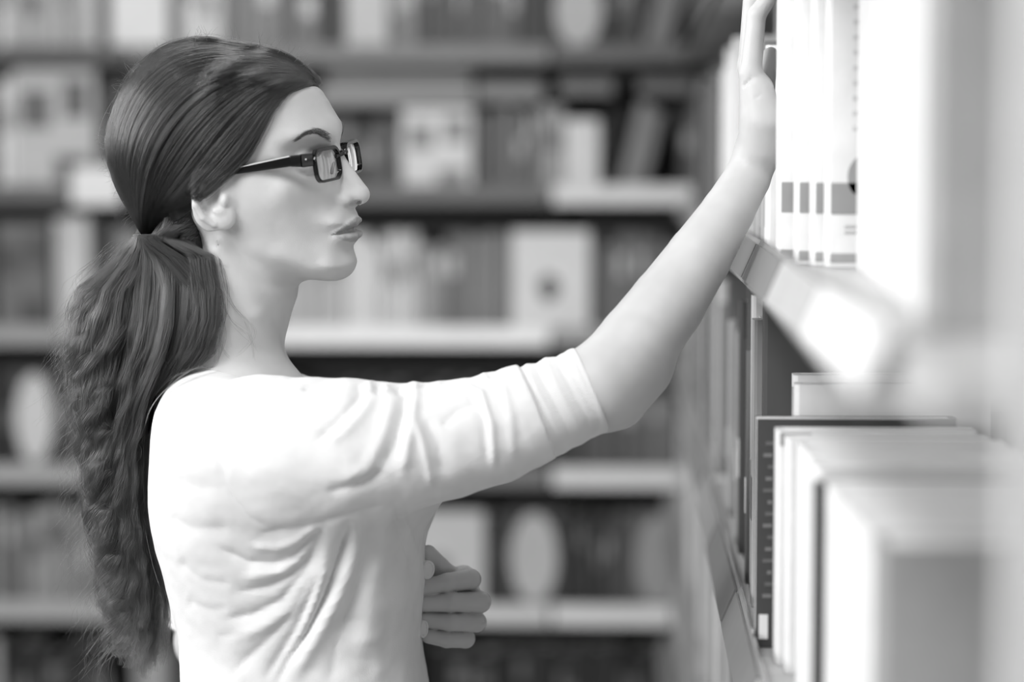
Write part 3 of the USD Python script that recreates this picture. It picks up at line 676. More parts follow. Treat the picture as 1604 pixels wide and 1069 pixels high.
front = np.nonzero((q[:, 0] > .06) & (np.abs(q[:, 2]) < .2))[0]; fpx = to_px(h2f(qn[front]))
def paint(poly, k, soft=1.6):
    pl = sg.Polygon(poly); d = shapely.distance(shapely.boundary(pl), shapely.points(fpx)); d = np.where(shapely.contains_xy(pl, fpx[:, 0], fpx[:, 1]), d, -d)
    tint[front] *= 1 - k * np.clip(.5 + d / soft, 0, 1)
paint([(519, 368.6), (530, 360.5), (540, 354), (549, 347), (556, 342), (561, 339), (575, 339), (575, 358.9), (558, 359), (545, 361.6), (532, 365.8)], .44)      # upper lip
paint([(519, 368.6), (532, 366), (545, 361.9), (558, 359.2), (575, 359.2), (575, 375), (561, 378.5), (549, 379.5), (537, 376.5), (527, 372)], .38)               # lower lip
paint([(469, 245), (476, 239), (487, 231), (500, 226), (516, 226), (519, 231), (500, 235), (486, 241), (475, 247)], .5, 5)                                      # lash line and make-up, with the shade of the lid crease painted in
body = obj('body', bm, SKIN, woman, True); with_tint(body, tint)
for sgn in (-1, 1):
    e = trimesh.creation.icosphere(4, .0121); c_ = h2f((EYEC[0], EYEC[1] * -sgn * -1 if sgn < 0 else -EYEC[1], EYEC[2])); e.apply_translation(c_)
    obj('eye', e, grey(.72, .15, .6), woman, True)
    d_ = trimesh.creation.icosphere(3, .0056); d_.vertices[:, 0] *= .45; d_.vertices = np.array(d_.vertices) @ HM.T; d_.apply_translation(c_ + hf * .0103)
    obj('iris', d_, grey(.03, .1, .7), woman, True)
# ------------------------------------------------------------------ cardigan: knit folds pushed into the sleeve and body
KNIT = usdkit.material(stage, '/World/Looks/knit', {
    'tc': ('geometry', {}), 'mp': ('mapping', {'scale': (900.0, 900.0, 900.0)}), 'n': ('noise_texture', {'scale': 1.0, 'detail': 2.0}), 'n2': ('noise_texture', {'scale': 40.0, 'detail': 3.0}),
    'r': ('rgb_ramp', {'ramp': [(.3, (.69,) * 3), (.7, (.74,) * 3)]}), 'b': ('bump', {'strength': .5, 'distance': .0004}),
    'p': ('principled_bsdf', {'roughness': .85, 'specular_ior_level': .15, 'sheen_weight': .15})},
    [('tc.position', 'mp.vector'), ('mp.vector', 'n.vector'), ('tc.position', 'n2.vector'), ('n2.fac', 'r.fac'), ('r.color', 'p.base_color'), ('n.fac', 'b.height'), ('b.normal', 'p.normal')], surface='p.BSDF')
CUFF0, CUFF1 = fl(842, 646, -.146), fl(926, 611, -.142)          # seam of the cuff, its open end
cax = CUFF1 - CUFF0; cax /= np.linalg.norm(cax)
HEM = np.array([math.sin(.0), 0, 0])
nx0, nx1 = fl(335, 556), fl(452, 592)                             # neckline, back and front
CARD = Field()
CARD.add(TOP, tlo - .01, thi + np.array([.38, 0.02, .01]), .001)
def collar(P):                                                    # everything above the slanting neckline plane, inside a cone round the neck
    n = np.array([-(nx1 - nx0)[2], 0, (nx1 - nx0)[0]]); n /= np.linalg.norm(n)
    c = (nx0 + nx1) / 2; q = P - c; return np.maximum(-(q @ n) - .004, np.hypot(q[:, 0], q[:, 1]) - .125)
CARD.add(collar, fl(330, 560, 0) - np.array([.05, .12, .06]), fl(460, 540, 0) + np.array([.05, .12, .1]), .006, 's')
CARD.add(lambda P: -((P - CUFF0) @ cax), CUFF0 - .1, CUFF1 + .1, .002, 's')
far_end = fl(325, 990, .192); fax = far_end - fl(340, 930, .19); fax /= np.linalg.norm(fax)
CARD.add(lambda P: np.maximum(-((P - far_end) @ fax) + .0, np.linalg.norm(P - far_end, axis=1) - .08), far_end - .09, far_end + .09, .002, 's')
cm = drop_small(net(CARD, np.array([-.42, -.24, .93]), np.array([.12, .29, EYE + .12]), .0025))
# folds read off the photograph: polyline in the side view, half width (px), height (mm)
def c7(*L): return [(240 + L[i] / 1.947, 520 + L[i + 1] / 1.947) for i in range(0, len(L), 2)]
FOLDS = [
 (c7(205, 225, 240, 205, 300, 170, 380, 148, 460, 146), 6, -2.6), (c7(240, 185, 320, 148, 420, 132), 9, 1.6),
 (c7(450, 175, 520, 150, 580, 152), 6, -2.2), (c7(500, 330, 560, 275, 640, 180), 9, -3.2), (c7(530, 345, 600, 285, 670, 200), 10, 1.8),
 (c7(775, 165, 755, 260, 735, 340, 700, 420), 9, -4.2), (c7(700, 420, 640, 465, 530, 490), 9, -2.6), (c7(800, 165, 790, 250, 775, 340, 760, 430), 9, 2.8), (c7(735, 200, 700, 320, 650, 420, 560, 455), 12, 2.2),
 (c7(800, 270, 825, 350, 850, 470), 7, 2.4), (c7(830, 260, 870, 350, 880, 440), 9, -1.8), (c7(880, 290, 930, 240, 990, 215), 8, -1.8), (c7(930, 160, 1000, 190, 1030, 280, 1040, 410), 6, 2.6), (c7(955, 180, 1010, 260, 1020, 400), 7, -1.8), (c7(1060, 130, 1090, 260, 1100, 390), 8, 1.5),
 (c7(620, 150, 640, 200, 600, 260), 7, -1.4), (c7(655, 150, 665, 180), 7, 2.0), (c7(705, 160, 715, 185), 7, 2.0), (c7(680, 160, 690, 190), 5, -2.0), (c7(745, 165, 750, 190), 5, -2.0), (c7(790, 150, 800, 180), 8, 2.4), (c7(850, 140, 880, 160), 7, 1.4), (c7(960, 130, 985, 150), 6, -1.4), (c7(1005, 125, 1015, 150), 5, 1.5), (c7(1040, 115, 1055, 140), 5, -1.8),
 # under the arm
 (c7(520, 605, 470, 640, 430, 685, 370, 708, 290, 705, 200, 660), 8, -3.0), (c7(500, 590, 440, 640, 380, 660, 300, 655), 8, 2.2), (c7(510, 625, 470, 690, 420, 745, 350, 780, 260, 795), 8, -3.0), (c7(500, 640, 440, 705, 380, 735, 280, 750), 8, 2.0), (c7(495, 670, 450, 750, 390, 820, 300, 865, 215, 880), 9, -2.8), (c7(530, 650, 500, 760, 420, 850, 340, 900, 240, 940), 10, 2.0),
 (c7(480, 760, 420, 860, 330, 960, 240, 1040), 9, -2.4), (c7(515, 720, 440, 900, 340, 1060), 8, -3.0), (c7(540, 690, 480, 870, 390, 1050), 10, 2.6),
 (c7(598, 590, 570, 690, 525, 810, 470, 920, 410, 1010, 380, 1069), 7, -6.0), (c7(640, 590, 600, 720, 550, 840, 480, 960, 420, 1069), 13, 3.6), (c7(655, 560, 645, 680, 620, 800, 580, 900), 10, -3.0), (c7(700, 560, 690, 680, 660, 820, 640, 1000), 16, 3.4),
 (c7(735, 535, 755, 620, 785, 700, 800, 790, 803, 900), 6, -2.4), (c7(750, 530, 775, 600, 800, 680, 812, 760), 5, 1.6), (c7(700, 800, 680, 930, 690, 1069), 14, 2.0), (c7(600, 850, 560, 960, 540, 1069), 14, -2.0),
 (c7(60, 450, 140, 480, 230, 470), 14, -1.0), (c7(40, 560, 120, 600, 240, 600), 14, -1.2), (c7(70, 700, 150, 760, 240, 770), 12, -1.4), (c7(100, 820, 180, 850, 230, 840), 12, -1.2), (c7(190, 930, 290, 925), 8, -.8), (c7(170, 250, 195, 380, 240, 500, 300, 570, 380, 610), 4, -.7), (c7(330, 615, 450, 600, 560, 570, 700, 530), 7, -2.6),
]
def crease(mesh):
    V = np.array(mesh.vertices); Nn = np.array(mesh.vertex_normals); px = to_px(V); w = np.clip(-Nn[:, 1] * 1.2 + .55, 0, 1) * (V[:, 1] < .03)
    d = np.zeros(len(V)); vis = np.nonzero(w > 0)[0]
    for L, hw, a in FOLDS:
        dd, tt_ = seg_dist(px[vis], L); d[vis] += 1.3 * a * mm * np.exp(-(dd / hw) ** (2 if a > 0 else 1.25)) * np.clip(np.sin(np.pi * np.clip(tt_ * .94 + .03, 0, 1)) * 2.2, 0, 1)
    d *= w
    d += (meshkit.fbm(V * 28, 3, 5) - .5) * .0035 + (meshkit.fbm(V * 9 + 7, 2, 8) - .5) * .004
    mesh.vertices = V + Nn * d[:, None]; return mesh
cm = crease(cm)
cardigan = obj('cardigan', cm, KNIT, woman, True)
# ribbed cuff
def cuff(c0, c1, r0, r1, squash, name, bumps):
    ax = c1 - c0; L = np.linalg.norm(ax); ax = ax / L; u = np.cross(ax, [0, 1, 0]); u /= np.linalg.norm(u); v = np.cross(ax, u)
    n, m_ = 880, 46; th = np.linspace(0, 2 * np.pi, n, endpoint=False); out = []
    rows = [(t, 0.0) for t in np.linspace(0, 1, m_)] + [(1.012, -.0012), (1.008, -.0032), (.99, -.0042), (.8, -.0044)]
    for t, dr in rows:
        r = r0 + (r1 - r0) * t + dr + .0012 * math.exp(-((t - .98) / .05) ** 2)
        rr = r + .00028 * np.cos(th * 176) * (dr == 0)
        top = .5 + .5 * np.cos(th)                    # pucker lines run round the sleeve, strongest on its upper side
        for (tc, hw, a) in bumps: rr = rr + a * np.exp(-((t + .03 * np.sin(th * 2) - tc) / hw) ** 2) * (.35 + .65 * top ** 2)
        out.append(c0 + ax * L * t + (np.cos(th) * rr)[:, None] * u + (np.sin(th) * rr * squash)[:, None] * v)
    P = np.vstack(out); k = len(rows); i, j = np.meshgrid(np.arange(k - 1), np.arange(n), indexing='ij')
    a, b = i * n + j, i * n + (j + 1) % n
    q = np.stack([a, b, b + n, a + n], -1).reshape(-1, 4)
    return obj(name, (P, q[:, ::-1]), KNIT, woman, True)
cu = cuff(fl(838, 648, -.146), fl(926, 611, -.142), .0446, .0402, .96, 'cuff', [(.18, .05, .0012), (.33, .05, -.0012), (.5, .06, .0014), (.68, .05, -.0012), (.9, .06, .0014)])
# placket and its buttons
plk = [(632, 792), (648, 826), (659, 866), (664, 900), (662, 950), (661, 1000), (668, 1060), (676, 1110)]
def button(px, py, Y, r=.0082, tilt=.5):
    b = trimesh.creation.cylinder(r, .003, sections=40); ring = trimesh.creation.torus(r * .84, r * .16, 40, 10); ring.apply_translation((0, 0, .0012))
    h_ = trimesh.creation.cylinder(.0009, .0036, sections=10)
    bb = cat([b, ring]); R = trimesh.transformations.rotation_matrix(math.pi / 2, (0, 1, 0)); bb.apply_transform(trimesh.transformations.rotation_matrix(-tilt, (0, 0, 1)) @ R)
    bb.apply_translation(fl(px, py, Y)); obj('button', bb, grey(.66, .3, .5), woman, 30)
button(669, 893, -.012, .0092, .7); button(662, 986, -.012, .0086, .45)
# trousers and shoes, below the frame
LEG = Field()
hip = fl(465, 1300); xk = hip[0]
for s_ in (-1, 1): LEG.chain([(xk, .075 * s_, .98), (xk + .01, .085 * s_, .52), (xk - .02, .09 * s_, .09)], (.098, .062, .042), k=.03)
obj('trousers', net(LEG, (xk - .2, -.25, .03), (xk + .2, .25, 1.09), .008), grey(.06, .8), woman, True)
for s_ in (-1, 1):
    SH = Field(); SH.chain([(xk - .05, .09 * s_, .035), (xk + .05, .092 * s_, .034), (xk + .15, .10 * s_, .026)], (.036, .036, .026), k=.02)
    SH.add(lambda P: P[:, 2] + 0.0, (xk - .2, -.3, -.1), (xk + .3, .3, .0), .004, 's')
    obj('shoe', net(SH, (xk - .15, .09 * s_ - .1, -.02), (xk + .24, .09 * s_ + .1, .12), .005), grey(.04, .4), woman, True)
# ------------------------------------------------------------------ eyeglasses (in head coordinates, then turned with the head)
BLACK = usdkit.material(stage, '/World/Looks/black_acetate', {'p': ('principled_bsdf', {'base_color': (.008, .008, .008), 'roughness': .16, 'specular_ior_level': .55})}, surface='p.BSDF')
LENS = usdkit.material(stage, '/World/Looks/lens', {'f': ('fresnel', {'IOR': 1.7}), 't': ('transparent_bsdf', {'color': (.97, .97, .97)}), 'gl': ('glossy_bsdf', {'color': (.95, .95, .95), 'roughness': .0}),
     'm': ('math', {'math_type': 'multiply_add', 'value2': 1.3, 'value3': .04, 'use_clamp': True}), 'x': ('mix_closure', {})},
    [('f.fac', 'm.value1'), ('m.value', 'x.fac'), ('t.BSDF', 'x.closure1'), ('gl.BSDF', 'x.closure2')], surface='x.closure')
HT = np.eye(4); HT[:3, :3] = HM; HT[:3, 3] = HP
gl = thing('eyeglasses', 'dark rectangular eyeglasses worn by the woman', 'eyeglasses', FIG @ HT)
LX, LZ = .0995, .0795
def lens_shape(w, h, r): return sg.box(-w / 2 + r, -h / 2 + r, w / 2 - r, h / 2 - r).buffer(r, quad_segs=8)
for s_ in (-1, 1):
    inner = lens_shape(.0440, .0268, .008); outer = sg.Polygon(np.array(inner.buffer(.0024, quad_segs=8).exterior.coords))
    brow = sg.box(-.0225, .008, .0235, .0185).buffer(.002).intersection(inner.buffer(.0036))
    outer = outer.union(brow).buffer(-.0003).buffer(.0003)
    W = T(LX, s_ * .0325, LZ) @ trimesh.transformations.rotation_matrix(s_ * .11, (0, 0, 1)) @ trimesh.transformations.rotation_matrix(-.12, (0, 1, 0)) @ np.array([[0, 0, 1, 0], [s_, 0, 0, 0], [0, 1, 0, 0], [0, 0, 0, 1.0]])
    def put(name, shp, t0, t1, mat, sm=False, par=gl):
        e = trimesh.creation.extrude_polygon(shp, t1 - t0, engine='earcut'); e.apply_translation((0, 0, t0)); e.apply_transform(W)
        if s_ < 0: e.invert()
        e.fix_normals(); return obj(name, e, mat, par, sm)
    rim = put('rim', outer.difference(inner), -.0019, .0019, BLACK, 35)
    put('rim_edge', outer.buffer(-.0006).difference(inner.buffer(.0006)), .0019, .0024, BLACK, 35, rim)
    # domed lens
    g_ = np.array([(x, y) for x in np.linspace(-.0235, .0235, 33) for y in np.linspace(-.016, .016, 23)])
    big = lens_shape(.0448, .0276, .0084); ex, ey = .0473 / 2, .0323 / 2
    a = np.linspace(0, 2 * np.pi, 96, endpoint=False); ringp = []
    for rr in np.linspace(0, 1, 14)[1:]:
        c_ = np.array([big.exterior.interpolate(t, normalized=True).coords[0] for t in np.linspace(0, 1, 96, endpoint=False)]); ringp.append(c_ * rr)
    P2 = np.vstack([[[0, 0]], *ringp]); z_ = .0012 - (P2 ** 2).sum(1) / (2 * .11)
    F_ = [(0, 1 + k, 1 + (k + 1) % 96) for k in range(96)]
    for r_ in range(12):
        o0, o1 = 1 + r_ * 96, 1 + (r_ + 1) * 96
        for k in range(96): F_ += [(o0 + k, o1 + k, o1 + (k + 1) % 96), (o0 + k, o1 + (k + 1) % 96, o0 + (k + 1) % 96)]
    P3 = np.c_[P2, z_ + .0004]; P3 = P3 @ W[:3, :3].T + W[:3, 3]
    obj('lens', (P3, np.array(F_)), LENS, gl, True)
    # corner piece, hinge and temple arm
    c_ = (W @ np.array([.0244, .0075, -.001, 1]))[:3]; hpt = c_ + np.array([-.009, s_ * .0055, -.0005]); h2 = np.array([hpt[0] - .010, s_ * (abs(hpt[1]) + .0012), hpt[2] - .0002])
    def bar(A, B, h0, h1, t0, t1, seg=1):
        A, B = np.array(A), np.array(B); d = B - A; d /= np.linalg.norm(d); sd = np.cross([0, 0, 1.0], d); sd /= np.linalg.norm(sd); uu = np.cross(d, sd); pts_ = []
        for C, h_, t_ in ((A, h0, t0), (B, h1, t1)):
            for k, (i_, j_) in enumerate(((1, 1), (-1, 1), (-1, -1), (1, -1))): pts_ += [C + sd * i_ * t_ * .5 + uu * j_ * h_ * .34, C + sd * i_ * t_ * .28 + uu * j_ * h_ * .5]
        return trimesh.Trimesh(np.array(pts_), process=False).convex_hull
    ep = obj('end_piece', cat([bar(c_, hpt, .012, .0125, .004, .005)]), BLACK, gl, 30)
    obj('rivet', trimesh.creation.icosphere(2, .0009).apply_translation((c_ + hpt) / 2 + np.array([0, s_ * .0026, .001])), grey(.6, .25, .8), ep, True)
    ear_ = hc(352, 270, -.0785); ear_ = np.array([ear_[0], s_ * .0785, ear_[2]]); end_ = ear_ + np.array([-.035, -s_ * .004, -.02])
    tmp = obj('temple', bar(h2, ear_, .0098, .0066, .0038, .0030), BLACK, gl, 30)
    obj('temple_tip', bar(ear_, end_, .0066, .006, .0030, .0030), BLACK, tmp, 30)
    obj('hinge', bar(hpt, h2, .0118, .0104, .0048, .0040), BLACK, tmp, 30)
    obj('highlight_line', bar(h2 + np.array([-.001, s_ * .0014, .0046]), ear_ + np.array([.006, s_ * .0010, .0029]), .0012, .0009, .0016, .0012), grey(.6, .2, .8), tmp, label='pale strip for the silver highlight along the temple')  # pale strip stands in for the silver highlight on the black temple
nb = [(LX + .0012, -.0105, LZ + .006), (LX + .0040, -.004, LZ + .0085), (LX + .0040, .004, LZ + .0085), (LX + .0012, .0105, LZ + .006)]
BR = Field(); BR.chain(nb, (.0026, .0024, .0024, .0026), k=.002)
obj('bridge', net(BR, np.min(nb, 0) - .006, np.max(nb, 0) + .006, .0006, polish=1), BLACK, gl, True)
for s_ in (-1, 1):
    NP = Field(); NP.chain([(LX - .003, s_ * .0085, LZ - .001), (LX - .005, s_ * .0108, LZ - .010)], (.0016, .0022), k=.001)
    obj('nose_pad', net(NP, (LX - .01, min(s_ * .005, s_ * .015), LZ - .016), (LX + .003, max(s_ * .005, s_ * .015), LZ + .005), .0006), grey(.05, .3), gl, True)
# ------------------------------------------------------------------ hair
HAIR = usdkit.material(stage, '/World/Looks/hair', {'p': ('principled_hair_bsdf', {'model': 'Chiang', 'parametrization': 'Direct coloring', 'color': (.017, .017, .017), 'roughness': .26, 'radial_roughness': .5, 'random_color': .25, 'random_roughness': .1, 'ior': 1.55}),
    'h': ('hair_info', {})}, [('h.random', 'p.random')] if False else [], surface='p.BSDF')
HAIR2 = usdkit.material(stage, '/World/Looks/hair_lengths', {'p': ('principled_hair_bsdf', {'model': 'Chiang', 'parametrization': 'Direct coloring', 'roughness': .3, 'radial_roughness': .5, 'ior': 1.55}),
    'h': ('hair_info', {}), 'r': ('rgb_ramp', {'ramp': [(0, (.022,) * 3), (.3, (.036,) * 3), (1, (.075,) * 3)]})}, [('h.intercept', 'r.fac'), ('r.color', 'p.color')], surface='p.BSDF')
HAIRBASE = grey(.022, .5, .3)
OUT = [(497, 128), (470, 99), (430, 79), (390, 71), (350, 66), (318, 60), (270, 68), (232, 91), (202, 121), (186, 152), (173, 190), (167, 220), (170, 254), (181, 284), (197, 314), (210, 345), (222, 367)]
LOW = [(482, 130), (449, 147), (430, 169), (415, 199), (400, 229), (385, 252), (368, 269), (345, 288), (318, 310), (290, 331), (262, 351), (236, 368)]
HLAT = [0.026, .046, .056, .063, .067, .070, .073, .078, .082, .080, .07, .06]
line3 = np.array([hc(x, y, -l)[[0, 2]] for (x, y), l in zip(LOW, HLAT)])
mid = hc(490, 125, 0)[[0, 2]]
hpoly = sg.Polygon(np.vstack([[mid + np.array([.10, .004])], [mid], line3, [[-.20, line3[-1, 1] - .02], [-.20, .35], [.16, .35]]])).buffer(0)
hp_b = np.array([hpoly.exterior.interpolate(t, normalized=True).coords[0] for t in np.linspace(0, 1, 3000)])
sd = cKDTree(hp_b).query(Q[::1])[0]; ins = shapely.contains_xy(hpoly, Q[:, 0], Q[:, 1]); SD = ndimage.gaussian_filter(np.where(ins, sd, -sd).reshape(GX.shape), 3)
crown = np.array([fl(x, y)[[0, 2]] for x, y in OUT + LOW[::-1][:-1]])
cg0, cg1 = crown.min(0) - .02, crown.max(0) + .02; cs_ = .0015
cx_, cz_ = np.arange(cg0[0], cg1[0], cs_), np.arange(cg0[1], cg1[1], cs_); CXg, CZg = np.meshgrid(cx_, cz_, indexing='ij'); QC = np.c_[CXg.ravel(), CZg.ravel()]
cpoly = sg.Polygon(crown).buffer(-.003); cb_ = np.array([cpoly.exterior.interpolate(t, normalized=True).coords[0] for t in np.linspace(0, 1, 2000)])
cdist = cKDTree(cb_).query(QC)[0] * np.where(shapely.contains_xy(cpoly, QC[:, 0], QC[:, 1]), 1, -1)
CH = ndimage.gaussian_filter((.05 * np.tanh(cdist / .05)).reshape(CXg.shape), 2) * .150
CHx, CHz = np.gradient(CH, cs_)
def cat_at(A, x, z): return ndimage.map_coordinates(A, [(x - cg0[0]) / cs_, (z - cg0[1]) / cs_], order=1, mode='nearest')
def crown_f(P):
    H = cat_at(CH, P[:, 0], P[:, 2]); n2 = cat_at(CHx, P[:, 0], P[:, 2]) ** 2 + cat_at(CHz, P[:, 0], P[:, 2]) ** 2
    return (P[:, 1] ** 2 - H) / np.sqrt(4 * P[:, 1] ** 2 + n2 + 1e-5)
def scalp_f(P):
    q = (P - HP) @ HM; s = grid_at(SD, q[:, 0], q[:, 2]); return head_relief(q) - np.clip(s * .35, -.006, .005)
SCALP = Field()
SCALP.add(scalp_f, hb.min(0) + .03, hb.max(0) - .03, .001)
SCALP.add(crown_f, np.array([cg0[0], -.1, cg0[1]]) + .01, np.array([cg1[0], .1, cg1[1]]) - .01, .008)
MASS = Field()
MASS.add(SCALP, hb.min(0) + .03, hb.max(0) - .03, .001)
MASS.chain([fl(226, 376, 0), fl(236, 440, -.01), fl(236, 520, -.012), fl(218, 610, -.012), fl(196, 700, -.012), fl(192, 800, -.012), fl(206, 900, -.012), fl(216, 980, -.012)], (.012, .022, .027, .023, .018, .016, .012, .007), k=.01)
MASS.chain([fl(285, 330, -.045), fl(300, 400, -.030), fl(300, 480, -.018), fl(285, 560, -.015)], (.012, .013, .014, .013), k=.01)
hm = net(MASS, np.array([-.44, -.13, 1.26]), np.array([-.15, .13, EYE + .2]), .0024)
hairbase = obj('hair', hm, HAIRBASE, woman, True)
# near-side height of the scalp and crown over the side view
HXs, HZs = np.arange(-.43, -.14, .002), np.arange(1.45, 1.76, .002)
gX, gZ = np.meshgrid(HXs, HZs, indexing='ij'); PP = np.c_[gX.ravel(), np.full(gX.size, -.125), gZ.ravel()]
okm = np.zeros(len(PP), bool); yy = PP[:, 1].copy()
for _ in range(46):
    d = SCALP(np.c_[PP[:, 0], yy, PP[:, 2]]); yy = np.where(d > 5e-4, yy + np.clip(d * .8, 0, .02), yy); yy = np.minimum(yy, .02)
okm = (SCALP(np.c_[PP[:, 0], yy, PP[:, 2]]) < .0015) & (yy < 0)
hmap = np.where(okm, yy, np.nan).reshape(gX.shape)
idx = ndimage.distance_transform_edt(np.isnan(hmap), return_distances=False, return_indices=True); filled = np.where(np.isnan(hmap), np.minimum(hmap[tuple(idx)] , -.004), hmap)
filled = ndimage.gaussian_filter(filled, 1.0)
def surf_y(x, z): return ndimage.map_coordinates(filled, [(x - HXs[0]) / .002, (z - HZs[0]) / .002], order=1, mode='nearest')
def resample(L, n):
    L = np.asarray(L, float); s = np.r_[0, np.cumsum(np.linalg.norm(np.diff(L, axis=0), axis=1))]; s /= s[-1]
    return PchipInterpolator(s, L)(np.linspace(0, 1, n))
GU = [0, .25, .5, .75, 1.0]
GUIDE = np.stack([resample(g, 60) for g in (OUT,
    [(494, 125), (455, 105), (410, 98), (360, 99), (310, 110), (265, 137), (230, 178), (208, 230), (202, 270), (205, 310), (214, 345), (225, 367)],
    [(490, 125), (450, 121), (405, 131), (360, 156), (320, 193), (283, 240), (255, 285), (238, 325), (229, 350), (227, 368)],
    [(486, 127), (448, 137), (412, 163), (375, 206), (340, 248), (305, 289), (270, 325), (245, 350), (231, 367)], LOW)])
G_of_u = PchipInterpolator(GU, GUIDE, axis=0)
curves, wid = [], []
def fl_v(px, Y):
    d = fw[None] + ((px[:, 0] - CX) / FPX)[:, None] * rt + ((CY - px[:, 1]) / FPX)[:, None] * up; t = (D0 + Y) / (d @ wh); return np.stack([t * (d @ rt), Y, EYE + t * d[:, 2]], 1)
def add_hair(P, w0=.00020, w1=.00008, root=1.0):
    n = len(P); t = np.linspace(0, 1, n); curves.append(P.astype(np.float32)); wid.append((w0 + (w1 - w0) * t ** 2).astype(np.float32))
def add_many(P, w0=.00020, w1=.00008):               # (strands, points, 3)
    n = P.shape[1]; t = np.linspace(0, 1, n); w = (w0 + (w1 - w0) * t ** 2).astype(np.float32)
    for p in P.astype(np.float32): curves.append(p); wid.append(w)
def fl_m(p, Y):
    s = p.shape[:-1]; return fl_v(p.reshape(-1, 2), np.broadcast_to(Y, s).reshape(-1)).reshape(*s, 3)
NH, n = 13000, 26
us = rng.beta(1.0, .95, NH); ph = rng.uniform(0, 6.28, (NH, 4, 1))
lock_u = np.sort(rng.uniform(0, 1, 150)); lock_d = rng.uniform(-.0012, .0026, 150)
kk = np.abs(us[:, None] - lock_u[None]).argmin(1); us = np.clip(us + (lock_u[kk] - us) * .33, 0, 1)
G = G_of_u(us)                                        # (NH, 60, 2)
t0 = np.where(rng.random(NH) < .45, 0, rng.uniform(0, .6, NH))[:, None]; t = t0 + (1 - t0) * np.linspace(0, 1, n)[None]
ti = t * 59; a_ = np.clip(ti.astype(int), 0, 58); fr_ = (ti - a_)[..., None]; r_i = np.arange(NH)[:, None]
p = G[r_i, a_] * (1 - fr_) + G[r_i, a_ + 1] * fr_
amp = (np.clip((t - t0) * 6, 0, 1) * np.clip((1 - t) * 5, .3, 1))[..., None]; wild = (.6 + rng.exponential(.7, NH))[:, None, None]
p = p + wild * np.stack([np.sin(t * 5 + ph[:, 0]) * 1.6 + np.sin(t * 13 + ph[:, 1]) * .7, np.cos(t * 6 + ph[:, 2]) * 1.6 + np.sin(t * 11 + ph[:, 3]) * .7], -1) * amp
p += (rng.normal(0, 2.4, (NH, 1, 2)) * np.exp(-(t - t0) * 9)[..., None]) * (t0 == 0)[..., None]
p[..., 1] -= np.where(us < .05, rng.uniform(-1, 3, NH), 0)[:, None] * np.clip((t - t0) * 5, 0, 1)
P = fl_m(p, -.05)
for _ in range(2): P = fl_m(p, surf_y(P[..., 0].ravel(), P[..., 2].ravel()).reshape(t.shape))
off = rng.uniform(.0003, .0032, NH)[:, None] + lock_d[kk][:, None] + .003 * np.sin(np.pi * t) * rng.random((NH, 1))
off = off * np.clip((t - t0) * 8 + .25, 0, 1)
P = fl_m(p, P[..., 1] - off)
w = np.nonzero(us > .5)[0]
for _ in range(2):
    dd = head_sdf(P[w].reshape(-1, 3)).reshape(len(w), n); P[w, :, 1] -= np.clip(.0012 + off[w] * .6 - dd, 0, .02) * 1.15
Pm = P[::3].copy(); Pm[..., 1] = -Pm[..., 1] + .004; Pm[..., 1] += np.clip(.0015 - head_sdf(Pm.reshape(-1, 3)).reshape(Pm.shape[:2]), 0, .02)
add_many(P); add_many(Pm)
NCROWN = len(curves)
